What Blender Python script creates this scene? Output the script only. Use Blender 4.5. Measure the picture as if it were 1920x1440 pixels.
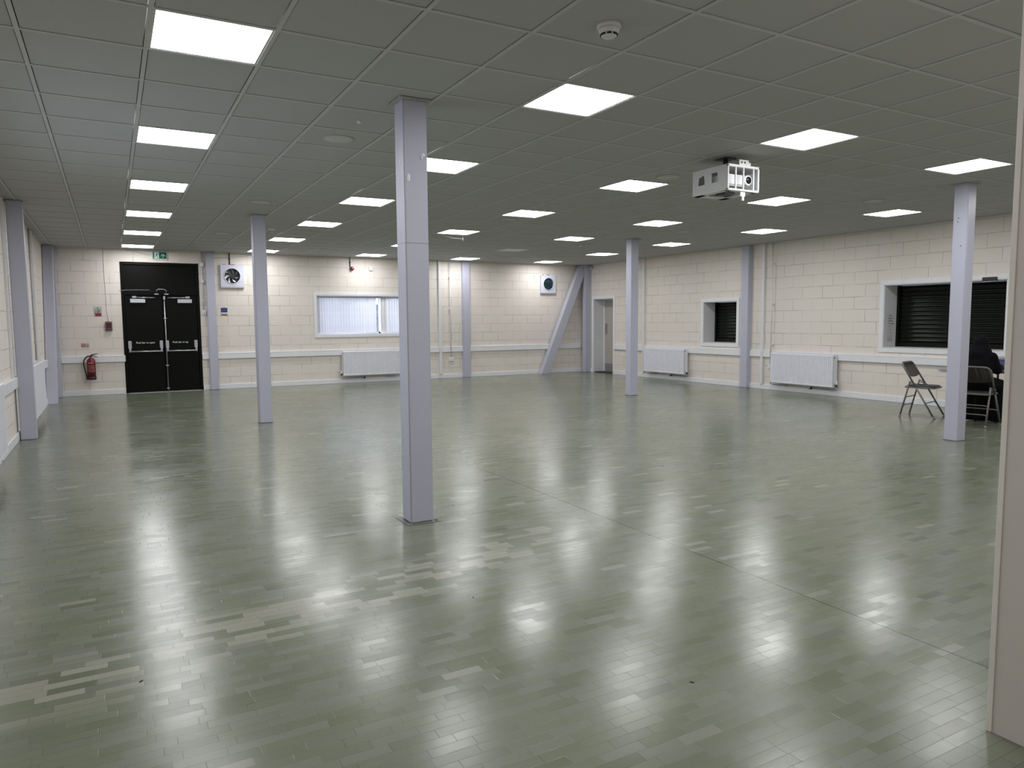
import bpy, bmesh, math, random
from mathutils import Vector, Matrix
for o in list(bpy.data.objects): bpy.data.objects.remove(o)
random.seed(7)
scene = bpy.context.scene
C = scene.collection
PI = math.pi

# ------------------------------------------------------------------ camera
H = 2.992                      # ceiling height
XL, XR, YB, YF = -1.343, 11.601, 13.02, -5.6   # room walls
cam_d = bpy.data.cameras.new('camera'); cam = bpy.data.objects.new('camera', cam_d); C.objects.link(cam)
cam_d.sensor_fit = 'HORIZONTAL'; cam_d.sensor_width = 36.0
cam_d.lens = 1354.18 / 1920 * 36.0
cam_d.clip_start = 0.05; cam_d.clip_end = 200
rR = Vector((0.8748241, -0.48437997, -0.00767067)); rU = Vector((0.04887209, 0.072491, 0.99617096)); rF = Vector((0.48196921, 0.87184924, -0.08708953))
cam.matrix_world = Matrix(((rR.x, rU.x, -rF.x, -0.2464), (rR.y, rU.y, -rF.y, -4.0474), (rR.z, rU.z, -rF.z, 1.4556), (0, 0, 0, 1)))
scene.camera = cam

# ------------------------------------------------------------------ world, exposure
w = bpy.data.worlds.new('world'); scene.world = w; w.use_nodes = True
w.node_tree.nodes['Background'].inputs[0].default_value = (0.80, 0.86, 1.0, 1)
w.node_tree.nodes['Background'].inputs[1].default_value = 1.1
LAMP = 6.0
vs = scene.view_settings
vs.view_transform = 'Standard'; vs.look = 'None'; vs.gamma = 1.0; vs.use_curve_mapping = False
vs.exposure = 1.8
scene.cycles.max_bounces = 8; scene.cycles.diffuse_bounces = 5; scene.cycles.glossy_bounces = 4
scene.cycles.use_denoising = True

# ------------------------------------------------------------------ materials
def nodes_of(m):
    m.use_nodes = True
    nt = m.node_tree
    return nt, nt.nodes, nt.links, nt.nodes['Principled BSDF']
MATS = {}
def mat(name, col, rough=0.5, metal=0.0, var=0.06, scale=12.0, bump=0.0, bscale=60.0, spec=0.5, coat=0.0):
    if name in MATS: return MATS[name]
    m = bpy.data.materials.new(name); nt, N, L, P = nodes_of(m)
    tc = N.new('ShaderNodeTexCoord'); nz = N.new('ShaderNodeTexNoise'); nz.inputs['Scale'].default_value = scale; nz.inputs['Detail'].default_value = 4
    L.new(tc.outputs['Object'], nz.inputs['Vector'])
    mx = N.new('ShaderNodeMix'); mx.data_type = 'RGBA'
    mx.inputs[6].default_value = tuple(c * (1 - var) for c in col) + (1,)
    mx.inputs[7].default_value = tuple(min(1, c * (1 + var)) for c in col) + (1,)
    L.new(nz.outputs['Fac'], mx.inputs[0]); L.new(mx.outputs[2], P.inputs['Base Color'])
    P.inputs['Roughness'].default_value = rough; P.inputs['Metallic'].default_value = metal
    P.inputs['Specular IOR Level'].default_value = spec
    P.inputs['Coat Weight'].default_value = coat
    if bump:
        n2 = N.new('ShaderNodeTexNoise'); n2.inputs['Scale'].default_value = bscale; n2.inputs['Detail'].default_value = 3
        L.new(tc.outputs['Object'], n2.inputs['Vector'])
        b = N.new('ShaderNodeBump'); b.inputs['Strength'].default_value = bump; b.inputs['Distance'].default_value = 0.01
        L.new(n2.outputs['Fac'], b.inputs['Height']); L.new(b.outputs[0], P.inputs['Normal'])
    MATS[name] = m
    return m
def emat(name, col, strength):
    m = bpy.data.materials.new(name); nt, N, L, P = nodes_of(m)
    P.inputs['Base Color'].default_value = (0.8, 0.8, 0.8, 1); P.inputs['Emission Color'].default_value = col + (1,)
    P.inputs['Emission Strength'].default_value = strength
    return m

def block_mat(name, axis):
    """painted concrete blockwork: axis 0 = courses run along x, 1 = along y"""
    m = bpy.data.materials.new(name); nt, N, L, P = nodes_of(m)
    tc = N.new('ShaderNodeTexCoord'); sp = N.new('ShaderNodeSeparateXYZ'); cb = N.new('ShaderNodeCombineXYZ')
    L.new(tc.outputs['Object'], sp.inputs[0])
    L.new(sp.outputs[axis], cb.inputs[0])
    ad = N.new('ShaderNodeMath'); ad.operation = 'ADD'; ad.inputs[1].default_value = 0.225 * 4 - 0.039
    L.new(sp.outputs[2], ad.inputs[0]); L.new(ad.outputs[0], cb.inputs[1])
    br = N.new('ShaderNodeTexBrick')
    br.inputs['Scale'].default_value = 1.0; br.inputs['Brick Width'].default_value = 0.45; br.inputs['Row Height'].default_value = 0.225
    br.inputs['Mortar Size'].default_value = 0.0055; br.inputs['Mortar Smooth'].default_value = 0.6; br.inputs['Bias'].default_value = 0.0
    br.inputs['Color1'].default_value = (0.70, 0.635, 0.53, 1); br.inputs['Color2'].default_value = (0.74, 0.675, 0.575, 1)
    br.inputs['Mortar'].default_value = (0.44, 0.395, 0.325, 1)
    L.new(cb.outputs[0], br.inputs['Vector'])
    # paint-filled joints come and go
    n1 = N.new('ShaderNodeTexNoise'); n1.inputs['Scale'].default_value = 2.3; n1.inputs['Detail'].default_value = 3
    L.new(cb.outputs[0], n1.inputs['Vector'])
    rp = N.new('ShaderNodeMapRange'); rp.inputs[1].default_value = 0.40; rp.inputs[2].default_value = 0.66; rp.inputs[3].default_value = 0.25; rp.inputs[4].default_value = 1.0
    L.new(n1.outputs['Fac'], rp.inputs[0])
    ml = N.new('ShaderNodeMath'); ml.operation = 'MULTIPLY'; L.new(br.outputs['Fac'], ml.inputs[0]); L.new(rp.outputs[0], ml.inputs[1])
    base = N.new('ShaderNodeMix'); base.data_type = 'RGBA'
    n2 = N.new('ShaderNodeTexNoise'); n2.inputs['Scale'].default_value = 1.1; n2.inputs['Detail'].default_value = 5
    L.new(tc.outputs['Object'], n2.inputs['Vector'])
    base.inputs[6].default_value = (0.745, 0.685, 0.615, 1); base.inputs[7].default_value = (0.80, 0.745, 0.695, 1)
    L.new(n2.outputs['Fac'], base.inputs[0])
    mx = N.new('ShaderNodeMix'); mx.data_type = 'RGBA'; mx.inputs[7].default_value = (0.46, 0.42, 0.355, 1)
    L.new(base.outputs[2], mx.inputs[6]); L.new(ml.outputs[0], mx.inputs[0])
    L.new(mx.outputs[2], P.inputs['Base Color'])
    n3 = N.new('ShaderNodeTexNoise'); n3.inputs['Scale'].default_value = 45; n3.inputs['Detail'].default_value = 4
    L.new(tc.outputs['Object'], n3.inputs['Vector'])
    hh = N.new('ShaderNodeMath'); hh.operation = 'MULTIPLY_ADD'; hh.inputs[1].default_value = -2.0
    L.new(ml.outputs[0], hh.inputs[0]); L.new(n3.outputs['Fac'], hh.inputs[2])
    b = N.new('ShaderNodeBump'); b.inputs['Strength'].default_value = 0.6; b.inputs['Distance'].default_value = 0.007
    L.new(hh.outputs[0], b.inputs['Height']); L.new(b.outputs[0], P.inputs['Normal'])
    P.inputs['Roughness'].default_value = 0.55
    return m

def floor_mat():
    m = bpy.data.materials.new('green_block_floor'); nt, N, L, P = nodes_of(m)
    def M(op, a, b=None, c=None):
        n = N.new('ShaderNodeMath'); n.operation = op
        for i, v in enumerate((a, b, c)):
            if v is None: continue
            if isinstance(v, (int, float)): n.inputs[i].default_value = v
            else: L.new(v, n.inputs[i])
        return n.outputs[0]
    def XYZ(x, y, z=0.0):
        n = N.new('ShaderNodeCombineXYZ')
        for i, v in enumerate((x, y, z)):
            if isinstance(v, (int, float)): n.inputs[i].default_value = v
            else: L.new(v, n.inputs[i])
        return n.outputs[0]
    def WN(vec):
        n = N.new('ShaderNodeTexWhiteNoise'); n.noise_dimensions = '3D'; L.new(vec, n.inputs['Vector']); return n.outputs['Value']
    def NZ(vec, s, d=3.0):
        n = N.new('ShaderNodeTexNoise'); n.inputs['Scale'].default_value = s; n.inputs['Detail'].default_value = d; L.new(vec, n.inputs['Vector']); return n.outputs['Fac']
    def MR(v, a, b, c=0.0, d=1.0):
        n = N.new('ShaderNodeMapRange'); L.new(v, n.inputs[0])
        for i, q in enumerate((a, b, c, d)): n.inputs[i + 1].default_value = q
        return n.outputs[0]
    def MIX(f, a, b):
        n = N.new('ShaderNodeMix'); n.data_type = 'RGBA'
        if isinstance(f, (int, float)): n.inputs[0].default_value = f
        else: L.new(f, n.inputs[0])
        for i, v in ((6, a), (7, b)):
            if isinstance(v, tuple): n.inputs[i].default_value = v + (1,)
            else: L.new(v, n.inputs[i])
        return n.outputs[2]
    tc = N.new('ShaderNodeTexCoord'); sp = N.new('ShaderNodeSeparateXYZ'); L.new(tc.outputs['Object'], sp.inputs[0])
    x, y = sp.outputs[0], sp.outputs[1]
    RH, BL = 0.0515, 0.172
    v = M('DIVIDE', y, RH); row = M('FLOOR', v)
    off = WN(XYZ(row, 3.7))
    u = M('ADD', M('DIVIDE', x, BL), off); col = M('FLOOR', u)
    fu = M('FRACT', u); fv = M('FRACT', v)
    rnd = WN(XYZ(M('ADD', col, 0.5), M('ADD', row, 0.5), 1.0)); rnd2 = WN(XYZ(M('ADD', col, 0.5), M('ADD', row, 0.5), 9.0))
    cx = M('MULTIPLY', col, BL); cy = M('MULTIPLY', row, RH)
    patch = NZ(XYZ(cx, M('MULTIPLY', cy, 1.7)), 0.75, 4.0)
    patch2 = NZ(XYZ(cx, cy, 5.0), 1.6, 3.0)
    tone = M('ADD', M('MULTIPLY_ADD', rnd, 0.26, 0.08), M('MULTIPLY', patch, 0.75))
    c = MIX(MR(tone, 0.25, 0.95), (0.120, 0.140, 0.088), (0.215, 0.232, 0.168))
    c = MIX(M('MULTIPLY', MR(M('ADD', M('MULTIPLY', rnd2, 0.4), M('MULTIPLY', patch2, 0.8)), 0.52, 0.9), 0.6), c, (0.185, 0.188, 0.172))
    # band of paler replaced blocks in the foreground, plus odd pale and dark ones
    d = M('ABSOLUTE', M('SUBTRACT', y, M('MULTIPLY_ADD', cx, 0.27, -0.58)))
    band = M('MULTIPLY', MR(M('ABSOLUTE', M('SUBTRACT', cx, 0.75)), 1.9, 1.3), MR(M('ADD', d, M('MULTIPLY', patch2, 0.35)), 0.5, 0.3))
    pale = M('MULTIPLY', band, MR(M('ADD', M('MULTIPLY', rnd, 0.55), M('MULTIPLY', NZ(XYZ(cx, cy, 2.0), 5.0), 0.9)), 0.66, 0.78))
    pale = M('MAXIMUM', M('MULTIPLY', pale, 0.85), MR(rnd2, 0.975, 0.985, 0.0, 0.5))
    c = MIX(pale, c, (0.32, 0.315, 0.26))
    c = MIX(MR(rnd, 0.03, 0.02, 0.0, 0.55), c, (0.115, 0.125, 0.09))
    # fibre fleck
    fl = NZ(XYZ(M('MULTIPLY', x, 260), M('MULTIPLY', y, 700)), 1.0, 2.0)
    c = MIX(MR(fl, 0.3, 0.75, 0.0, 0.25), c, (0.115, 0.125, 0.085))
    ju = M('MINIMUM', fu, M('SUBTRACT', 1.0, fu)); jv = M('MINIMUM', fv, M('SUBTRACT', 1.0, fv))
    joint = M('MAXIMUM', MR(ju, 0.0045, 0.009, 1.0, 0.0), MR(jv, 0.013, 0.027, 1.0, 0.0))
    jj = M('MULTIPLY', joint, MR(NZ(XYZ(x, y), 3.0), 0.35, 0.6, 0.25, 0.75))
    # long straight joints in the slab
    l1 = MR(M('ABSOLUTE', M('SUBTRACT', x, 2.885)), 0.0025, 0.006, 1.0, 0.0)
    l2 = M('MULTIPLY', MR(M('ABSOLUTE', M('SUBTRACT', y, 0.81)), 0.001, 0.004, 0.8, 0.0), MR(x, 2.88, 2.885, 1.0, 0.0))
    l3 = MR(M('ABSOLUTE', M('SUBTRACT', y, 2.45)), 0.001, 0.004, 0.7, 0.0)
    jj = M('MAXIMUM', jj, M('MAXIMUM', l1, M('MAXIMUM', l2, l3)))
    c = MIX(jj, c, (0.05, 0.055, 0.04))
    L.new(c, P.inputs['Base Color'])
    sc = NZ(XYZ(M('MULTIPLY', x, 40), M('MULTIPLY', y, 40)), 1.0, 4.0)
    big = NZ(XYZ(x, y, 3.0), 1.3, 4.0)
    rg = M('ADD', MR(big, 0.3, 0.7, 0.145, 0.215), M('MULTIPLY', rnd2, 0.06))
    L.new(rg, P.inputs['Roughness'])
    tilt = M('ADD', M('MULTIPLY', M('MULTIPLY', M('SUBTRACT', rnd, 0.5), M('SUBTRACT', fu, 0.5)), 0.4), M('MULTIPLY', M('MULTIPLY', M('SUBTRACT', rnd2, 0.5), M('SUBTRACT', fv, 0.5)), 0.18))
    scr = NZ(XYZ(M('MULTIPLY', x, 90), M('MULTIPLY', y, 22)), 1.0, 3.0); scr2 = NZ(XYZ(M('MULTIPLY', x, 20), M('MULTIPLY', y, 85), 4.0), 1.0, 3.0)
    h = M('ADD', M('ADD', M('MULTIPLY', M('ADD', scr, scr2), 0.55), M('MULTIPLY', fl, 0.2)), M('SUBTRACT', tilt, M('MULTIPLY', joint, 0.5)))
    b = N.new('ShaderNodeBump'); b.inputs['Strength'].default_value = 0.20; b.inputs['Distance'].default_value = 0.0010
    L.new(h, b.inputs['Height']); L.new(b.outputs[0], P.inputs['Normal'])
    P.inputs['Specular IOR Level'].default_value = 0.42
    return m


M_WALLX = block_mat('painted_blockwork_x', 0); M_WALLY = block_mat('painted_blockwork_y', 1)
M_FLOOR = floor_mat()
M_WHITE = mat('white_gloss_paint', (0.80, 0.80, 0.83), 0.35)
M_LINING = mat('white_lining_paint', (0.74, 0.735, 0.76), 0.45)
M_COL = mat('lilac_grey_steel_paint', (0.49, 0.49, 0.59), 0.38, var=0.04, scale=3)
M_TILE = mat('mineral_ceiling_tile', (0.435, 0.435, 0.425), 0.9, var=0.05, scale=150, bump=0.25, bscale=220)
M_TEE = mat('ceiling_tee_paint', (0.50, 0.50, 0.49), 0.5)
M_VOID = mat('dark_ceiling_void', (0.02, 0.02, 0.02), 0.9)
M_LED = emat('led_diffuser', (0.97, 0.98, 1.0), LAMP)
M_UNLIT = mat('unlit_diffuser', (0.62, 0.62, 0.60), 0.4)
M_PLASTER = mat('beige_painted_board', (0.56, 0.52, 0.48), 0.6, var=0.03)
M_BEAD = mat('pale_corner_bead', (0.70, 0.66, 0.61), 0.5)
M_BLACK = mat('black_green_door_paint', (0.004, 0.0048, 0.0038), 0.35, spec=0.12)
M_SHUT = mat('dark_green_shutter', (0.003, 0.005, 0.0025), 0.2, spec=0.25)
M_STEEL = mat('satin_steel', (0.50, 0.50, 0.51), 0.35, metal=0.9)
M_GREYPL = mat('grey_silver_plastic', (0.42, 0.42, 0.45), 0.45)
M_RAD = mat('radiator_enamel', (0.78, 0.78, 0.84), 0.3)
M_DARK = mat('dark_plastic', (0.02, 0.02, 0.022), 0.5)
M_RED = mat('red_enamel', (0.17, 0.009, 0.014), 0.25)
M_PLASTIC = mat('white_plastic', (0.68, 0.68, 0.69), 0.4)
M_FANP = mat('lilac_white_fan_panel', (0.62, 0.62, 0.74), 0.3)
M_CHROME = mat('bright_blade_metal', (0.75, 0.75, 0.76), 0.22, metal=1.0)
M_TAUPE = mat('taupe_chair_metal', (0.15, 0.14, 0.125), 0.33, metal=0.1)
M_VINYL = mat('black_vinyl_pad', (0.022, 0.02, 0.026), 0.4)
M_RUBBER = mat('grey_rubber', (0.25, 0.24, 0.22), 0.7)
M_CLOTH = mat('black_cloth', (0.0035, 0.0033, 0.0045), 0.95, bump=0.2, bscale=30, spec=0.15)
M_SKIN = mat('skin', (0.36, 0.21, 0.14), 0.5)
M_GREEN = mat('exit_sign_green', (0.004, 0.115, 0.062), 0.35)
M_PAPER = mat('white_paper', (0.68, 0.68, 0.68), 0.7)
M_INK = mat('black_ink', (0.02, 0.02, 0.025), 0.7)
M_REDINK = mat('dark_red_ink', (0.25, 0.02, 0.03), 0.6)
M_BLUEINK = mat('navy_blue_ink', (0.012, 0.03, 0.16), 0.5)
M_BROWNINK = mat('brown_red_ink', (0.30, 0.09, 0.06), 0.6)
M_BLIND = mat('white_blind_fabric', (0.84, 0.84, 0.89), 0.75, bump=0.1, bscale=120)
M_BLUEBOX = mat('blue_grey_plastic', (0.13, 0.16, 0.36), 0.4)
M_TABLE = mat('grey_table_laminate', (0.33, 0.33, 0.33), 0.4)
M_SPEAKER = mat('grey_speaker_grille', (0.55, 0.55, 0.53), 0.8, bump=0.3, bscale=400)
M_SHAFT = mat('blue_shutter_glass', (0.012, 0.045, 0.06), 0.12)
def glass_mat():
    m = bpy.data.materials.new('window_glass'); nt, N, L, P = nodes_of(m)
    P.inputs['Base Color'].default_value = (0.9, 0.95, 0.95, 1); P.inputs['Roughness'].default_value = 0.02
    P.inputs['Transmission Weight'].default_value = 1.0; P.inputs['IOR'].default_value = 1.05
    return m
M_GLASS = glass_mat()

# ------------------------------------------------------------------ mesh helpers
class MB:
    def __init__(s): s.bm = bmesh.new()
    def _add(s, tmp, mi=0, smooth=False):
        for f in tmp.faces: f.material_index = mi; f.smooth = smooth
        me = bpy.data.meshes.new('t'); tmp.to_mesh(me); tmp.free(); s.bm.from_mesh(me); bpy.data.meshes.remove(me); return s
    def box(s, x0, x1, y0, y1, z0, z1, bev=0.0, mi=0, rot=None, seg=1):
        t = bmesh.new(); bmesh.ops.create_cube(t, size=1)
        bmesh.ops.scale(t, vec=(abs(x1 - x0), abs(y1 - y0), abs(z1 - z0)), verts=t.verts)
        if bev: bmesh.ops.bevel(t, geom=t.edges[:], offset=bev, segments=seg, affect='EDGES')
        if rot is not None: bmesh.ops.rotate(t, cent=(0, 0, 0), matrix=rot, verts=t.verts)
        bmesh.ops.translate(t, vec=((x0 + x1) / 2, (y0 + y1) / 2, (z0 + z1) / 2), verts=t.verts)
        return s._add(t, mi)
    def cyl(s, p0, p1, r0, r1=None, seg=20, mi=0, caps=True):
        p0, p1 = Vector(p0), Vector(p1); d = p1 - p0; r1 = r0 if r1 is None else r1
        t = bmesh.new(); bmesh.ops.create_cone(t, cap_ends=caps, segments=seg, radius1=r0, radius2=r1, depth=d.length)
        q = Vector((0, 0, 1)).rotation_difference(d.normalized()).to_matrix()
        bmesh.ops.rotate(t, cent=(0, 0, 0), matrix=q, verts=t.verts); bmesh.ops.translate(t, vec=(p0 + p1) / 2, verts=t.verts)
        for f in t.faces: f.material_index = mi; f.smooth = len(f.verts) == 4
        me = bpy.data.meshes.new('t'); t.to_mesh(me); t.free(); s.bm.from_mesh(me); bpy.data.meshes.remove(me); return s
    def sphere(s, c, r, sc=(1, 1, 1), seg=20, mi=0):
        t = bmesh.new(); bmesh.ops.create_uvsphere(t, u_segments=seg, v_segments=seg // 2 + 2, radius=r)
        bmesh.ops.scale(t, vec=sc, verts=t.verts); bmesh.ops.translate(t, vec=c, verts=t.verts)
        return s._add(t, mi, True)
    def tube(s, pts, r, seg=10, mi=0):
        pts = [Vector(p) for p in pts]; rings = []
        up = Vector((0.123, 0.456, 0.88)).normalized(); bm = s.bm; n0 = None
        for i, p in enumerate(pts):
            d = ((pts[min(i + 1, len(pts) - 1)] - p).normalized() + (p - pts[max(i - 1, 0)]).normalized())
            d = d.normalized() if d.length > 1e-6 else Vector((0, 0, 1))
            if n0 is None: a = d.orthogonal().normalized()
            else: a = (n0 - d * n0.dot(d)).normalized()
            n0 = a; b = d.cross(a)
            rings.append([bm.verts.new(p + (a * math.cos(2 * PI * k / seg) + b * math.sin(2 * PI * k / seg)) * r) for k in range(seg)])
        for i in range(len(rings) - 1):
            for k in range(seg):
                f = bm.faces.new((rings[i][k], rings[i][(k + 1) % seg], rings[i + 1][(k + 1) % seg], rings[i + 1][k])); f.smooth = True; f.material_index = mi
        for rg, rev in ((rings[0], True), (rings[-1], False)):
            f = bm.faces.new(rg[::-1] if rev else rg); f.material_index = mi
        return s
    def prism(s, poly, y0, y1, mi=0, plane='xz'):
        """extrude a polygon given in (x,z) between y0 and y1 (or other planes)"""
        def P(a, b, h): return {'xz': (a, h, b), 'xy': (a, b, h), 'yz': (h, a, b)}[plane]
        bm = s.bm; A = [bm.verts.new(P(a, b, y0)) for a, b in poly]; B = [bm.verts.new(P(a, b, y1)) for a, b in poly]; n = len(poly)
        fs = [bm.faces.new(A), bm.faces.new(B[::-1])]
        for i in range(n): fs.append(bm.faces.new((A[i], B[i], B[(i + 1) % n], A[(i + 1) % n])))
        for f in fs: f.material_index = mi
        return s
    def quad(s, *v, mi=0):
        f = s.bm.faces.new([s.bm.verts.new(q) for q in v]); f.material_index = mi; return s
    def ring(s, cx, cz, r0, r1, y0, y1, seg=40, mi=0):
        """flat ring in xz plane with depth"""
        bm = s.bm
        def c(r, y): return [bm.verts.new((cx + r * math.cos(2 * PI * k / seg), y, cz + r * math.sin(2 * PI * k / seg))) for k in range(seg)]
        a, b, d, e = c(r0, y0), c(r1, y0), c(r1, y1), c(r0, y1)
        for k in range(seg):
            j = (k + 1) % seg
            for p, q in ((a, b), (b, d), (d, e), (e, a)):
                f = bm.faces.new((p[k], p[j], q[j], q[k])); f.material_index = mi; f.smooth = True
        return s
    def lathe(s, prof, c=(0, 0, 0), seg=28, mi=0):
        bm = s.bm; R = []
        for r, z in prof: R.append([bm.verts.new((c[0] + r * math.cos(2 * PI * k / seg), c[1] + r * math.sin(2 * PI * k / seg), c[2] + z)) for k in range(seg)])
        for i in range(len(R) - 1):
            for k in range(seg):
                f = bm.faces.new((R[i][k], R[i][(k + 1) % seg], R[i + 1][(k + 1) % seg], R[i + 1][k])); f.smooth = True; f.material_index = mi
        f = bm.faces.new(R[0][::-1]); f.material_index = mi; f = bm.faces.new(R[-1]); f.material_index = mi
        return s
    def build(s, name, mats, parent=None, bevel=0.0, loc=(0, 0, 0), rz=0.0):
        bmesh.ops.recalc_face_normals(s.bm, faces=s.bm.faces)
        me = bpy.data.meshes.new(name); s.bm.to_mesh(me); s.bm.free()
        for m in (mats if isinstance(mats, (list, tuple)) else [mats]): me.materials.append(m)
        o = bpy.data.objects.new(name, me); C.objects.link(o)
        if parent: o.parent = parent
        o.location = loc; o.rotation_euler = (0, 0, rz)
        if bevel:
            b = o.modifiers.new('bevel', 'BEVEL'); b.width = bevel; b.segments = 2; b.limit_method = 'ANGLE'
        return o

def tag(o, label, cat, group=None, kind=None):
    o['label'] = label
    if cat: o['category'] = cat
    if group: o['group'] = group
    if kind: o['kind'] = kind
    return o
def thing(name, label, cat, loc=(0, 0, 0), rz=0.0, group=None):
    o = bpy.data.objects.new(name, None); C.objects.link(o); o.location = loc; o.rotation_euler = (0, 0, rz); o.empty_display_size = 0.1
    return tag(o, label, cat, group)
WALLS = {'back': lambda u, z: ((u, YB, z), 0.0), 'right': lambda u, z: ((XR, u, z), -PI / 2), 'left': lambda u, z: ((XL, u, z), PI / 2)}
def wthing(name, label, cat, wall, u, z, group=None):
    """a thing on a wall: local x runs right as seen from the room, local y into the wall"""
    loc, rz = WALLS[wall](u, z)
    return thing(name, label, cat, loc, rz, group)
def wmesh(mb, name, mats, label, cat, wall, u, z, group=None, bevel=0.0):
    loc, rz = WALLS[wall](u, z)
    return tag(mb.build(name, mats, None, bevel, loc, rz), label, cat, group)
def struct(o): o['kind'] = 'structure'; return o
def sub(name, root, loc=(0, 0, 0), rz=0):
    o = bpy.data.objects.new(name, None); C.objects.link(o); o.parent = root; o.location = loc; o.rotation_euler = (0, 0, rz); return o
def text_mesh(name, body, size, m, parent, loc, rot=(PI / 2, 0, 0), align='CENTER', xs=1.0):
    cu = bpy.data.curves.new(name, 'FONT'); cu.body = body; cu.size = size; cu.align_x = align; cu.extrude = 0.0008; cu.resolution_u = 3
    t = bpy.data.objects.new('t', cu); C.objects.link(t)
    dg = bpy.context.evaluated_depsgraph_get(); me = bpy.data.meshes.new_from_object(t.evaluated_get(dg)); bpy.data.objects.remove(t); bpy.data.curves.remove(cu)
    me.materials.clear(); me.materials.append(m)
    o = bpy.data.objects.new(name, me); C.objects.link(o); o.parent = parent; o.location = loc; o.rotation_euler = rot; o.scale = (xs, 1, 1)
    return o

# ------------------------------------------------------------------ room shell
def wall_mesh(name, m, a0, a1, holes, T, place):
    """wall with openings; place(a, depth, z) -> world point. depth 0 = room face"""
    A = sorted({a0, a1, *[h[0] for h in holes], *[h[1] for h in holes]}); Z = sorted({0.0, 3.2, *[h[2] for h in holes], *[h[3] for h in holes]})
    solid = lambda i, j: 0 <= i < len(A) - 1 and 0 <= j < len(Z) - 1 and not any(h[0] - 1e-6 <= (A[i] + A[i + 1]) / 2 <= h[1] and h[2] - 1e-6 <= (Z[j] + Z[j + 1]) / 2 <= h[3] for h in holes)
    mb = MB()
    for i in range(len(A) - 1):
        for j in range(len(Z) - 1):
            if not solid(i, j): continue
            p = lambda a, d, z: place(a, d, z)
            x0, x1, z0, z1 = A[i], A[i + 1], Z[j], Z[j + 1]
            mb.quad(p(x0, 0, z0), p(x1, 0, z0), p(x1, 0, z1), p(x0, 0, z1)); mb.quad(p(x0, T, z0), p(x0, T, z1), p(x1, T, z1), p(x1, T, z0))
            if not solid(i - 1, j): mb.quad(p(x0, 0, z0), p(x0, 0, z1), p(x0, T, z1), p(x0, T, z0))
            if not solid(i + 1, j): mb.quad(p(x1, 0, z0), p(x1, T, z0), p(x1, T, z1), p(x1, 0, z1))
            if not solid(i, j - 1): mb.quad(p(x0, 0, z0), p(x0, T, z0), p(x1, T, z0), p(x1, 0, z0))
            if not solid(i, j + 1): mb.quad(p(x0, 0, z1), p(x1, 0, z1), p(x1, T, z1), p(x0, T, z1))
    bmesh.ops.remove_doubles(mb.bm, verts=mb.bm.verts, dist=1e-5)
    return struct(mb.build(name, m))
DD = (-0.03, 1.465, 0.0, 2.735)          # double door opening in the back wall
W1 = (3.985, 6.60, 1.165, 2.085)         # window opening in the back wall
D2 = (11.71, 12.62, 0.0, 2.045)          # recessed door in the right wall
W2 = (7.31, 8.32, 0.925, 1.85)           # small serving hatch
W3 = (1.925, 3.91, 0.935, 2.03)          # large serving hatch
W4 = (1.2, 4.2, 1.17, 2.09)              # window in the left wall, out of frame
wall_mesh('wall_back', M_WALLX, XL - 0.3, XR + 0.45, [DD, W1], 0.3, lambda a, d, z: (a, YB + d, z))
wall_mesh('wall_right', M_WALLY, YF, YB, [D2, W2, W3], 0.42, lambda a, d, z: (XR + d, a, z))
wall_mesh('wall_left', M_WALLY, YF, YB, [W4], 0.3, lambda a, d, z: (XL - d, a, z))
struct(MB().box(XL - 0.3, 2.6, YF - 0.2, YF, 0, 3.2).build('wall_front', M_PLASTER))
PX, PY = 2.398, -2.725
struct(MB().box(PX, XR, YF, PY, 0, 3.2).build('wall_near', M_PLASTER))
bead = MB(); bead.box(PX - 0.006, PX + 0.03, PY - 0.013, PY + 0.006, 0.0, H); struct(bead.build('trim_1', M_BEAD, bevel=0.002))
struct(MB().box(XL - 0.4, XR + 0.6, YF - 0.3, YB + 0.5, -0.12, 0.0).build('floor', M_FLOOR))

# suspended ceiling: individual lay-in tiles with shadow gaps over a dark void
T6 = 0.6
LIGHTS = [(i, j) for i in range(5) for j in range(6)] + [(i, -1) for i in range(5)] + [(0, -2)]  # rows nearer than the first are unseen, added to light the near end
lit_cells = {(4 * i, 4 * j) for i, j in LIGHTS}
def cuts(lo, hi):
    k0 = math.ceil((lo + 0.02) / T6); k1 = math.floor((hi - 0.02) / T6)
    return [lo] + [k * T6 for k in range(k0, k1 + 1)] + [hi]
xs = cuts(XL, XR); ys = cuts(YF, YB)
tb = MB(); g = 0.0165
for a in range(len(xs) - 1):
    for b in range(len(ys) - 1):
        x0, x1, y0, y1 = xs[a], xs[a + 1], ys[b], ys[b + 1]
        cell = (round(x0 / T6), round(y0 / T6)) if x0 > XL and y0 > YF else None
        if cell in lit_cells: continue
        if y0 > 12.5 and 3.5 < x0 < 4.3: y1 = y1 - (0.07 if x0 < 4.0 else 0.0)
        if y1 <= PY and x0 > 2.4: continue
        X0, X1, Y0, Y1 = x0 + g, x1 - g, y0 + g, y1 - g
        if X1 - X0 < 0.01 or Y1 - Y0 < 0.01: continue
        tb.quad((X0, Y0, H), (X0, Y1, H), (X1, Y1, H), (X1, Y0, H))
        tb.quad((X0, Y0, H), (X1, Y0, H), (X1, Y0, H + .016), (X0, Y0, H + .016)); tb.quad((X0, Y1, H), (X0, Y1, H + .016), (X1, Y1, H + .016), (X1, Y1, H))
        tb.quad((X0, Y0, H), (X0, Y0, H + .016), (X0, Y1, H + .016), (X0, Y1, H)); tb.quad((X1, Y0, H), (X1, Y1, H), (X1, Y1, H + .016), (X1, Y0, H + .016))
tb.box(XL - 0.3, XR + 0.45, YF - 0.2, YB + 0.3, H + 0.10, H + 0.16, mi=1)
struct(tb.build('ceiling', [M_TILE, M_VOID]))
tg = MB(); ZT = H - 0.005
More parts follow.
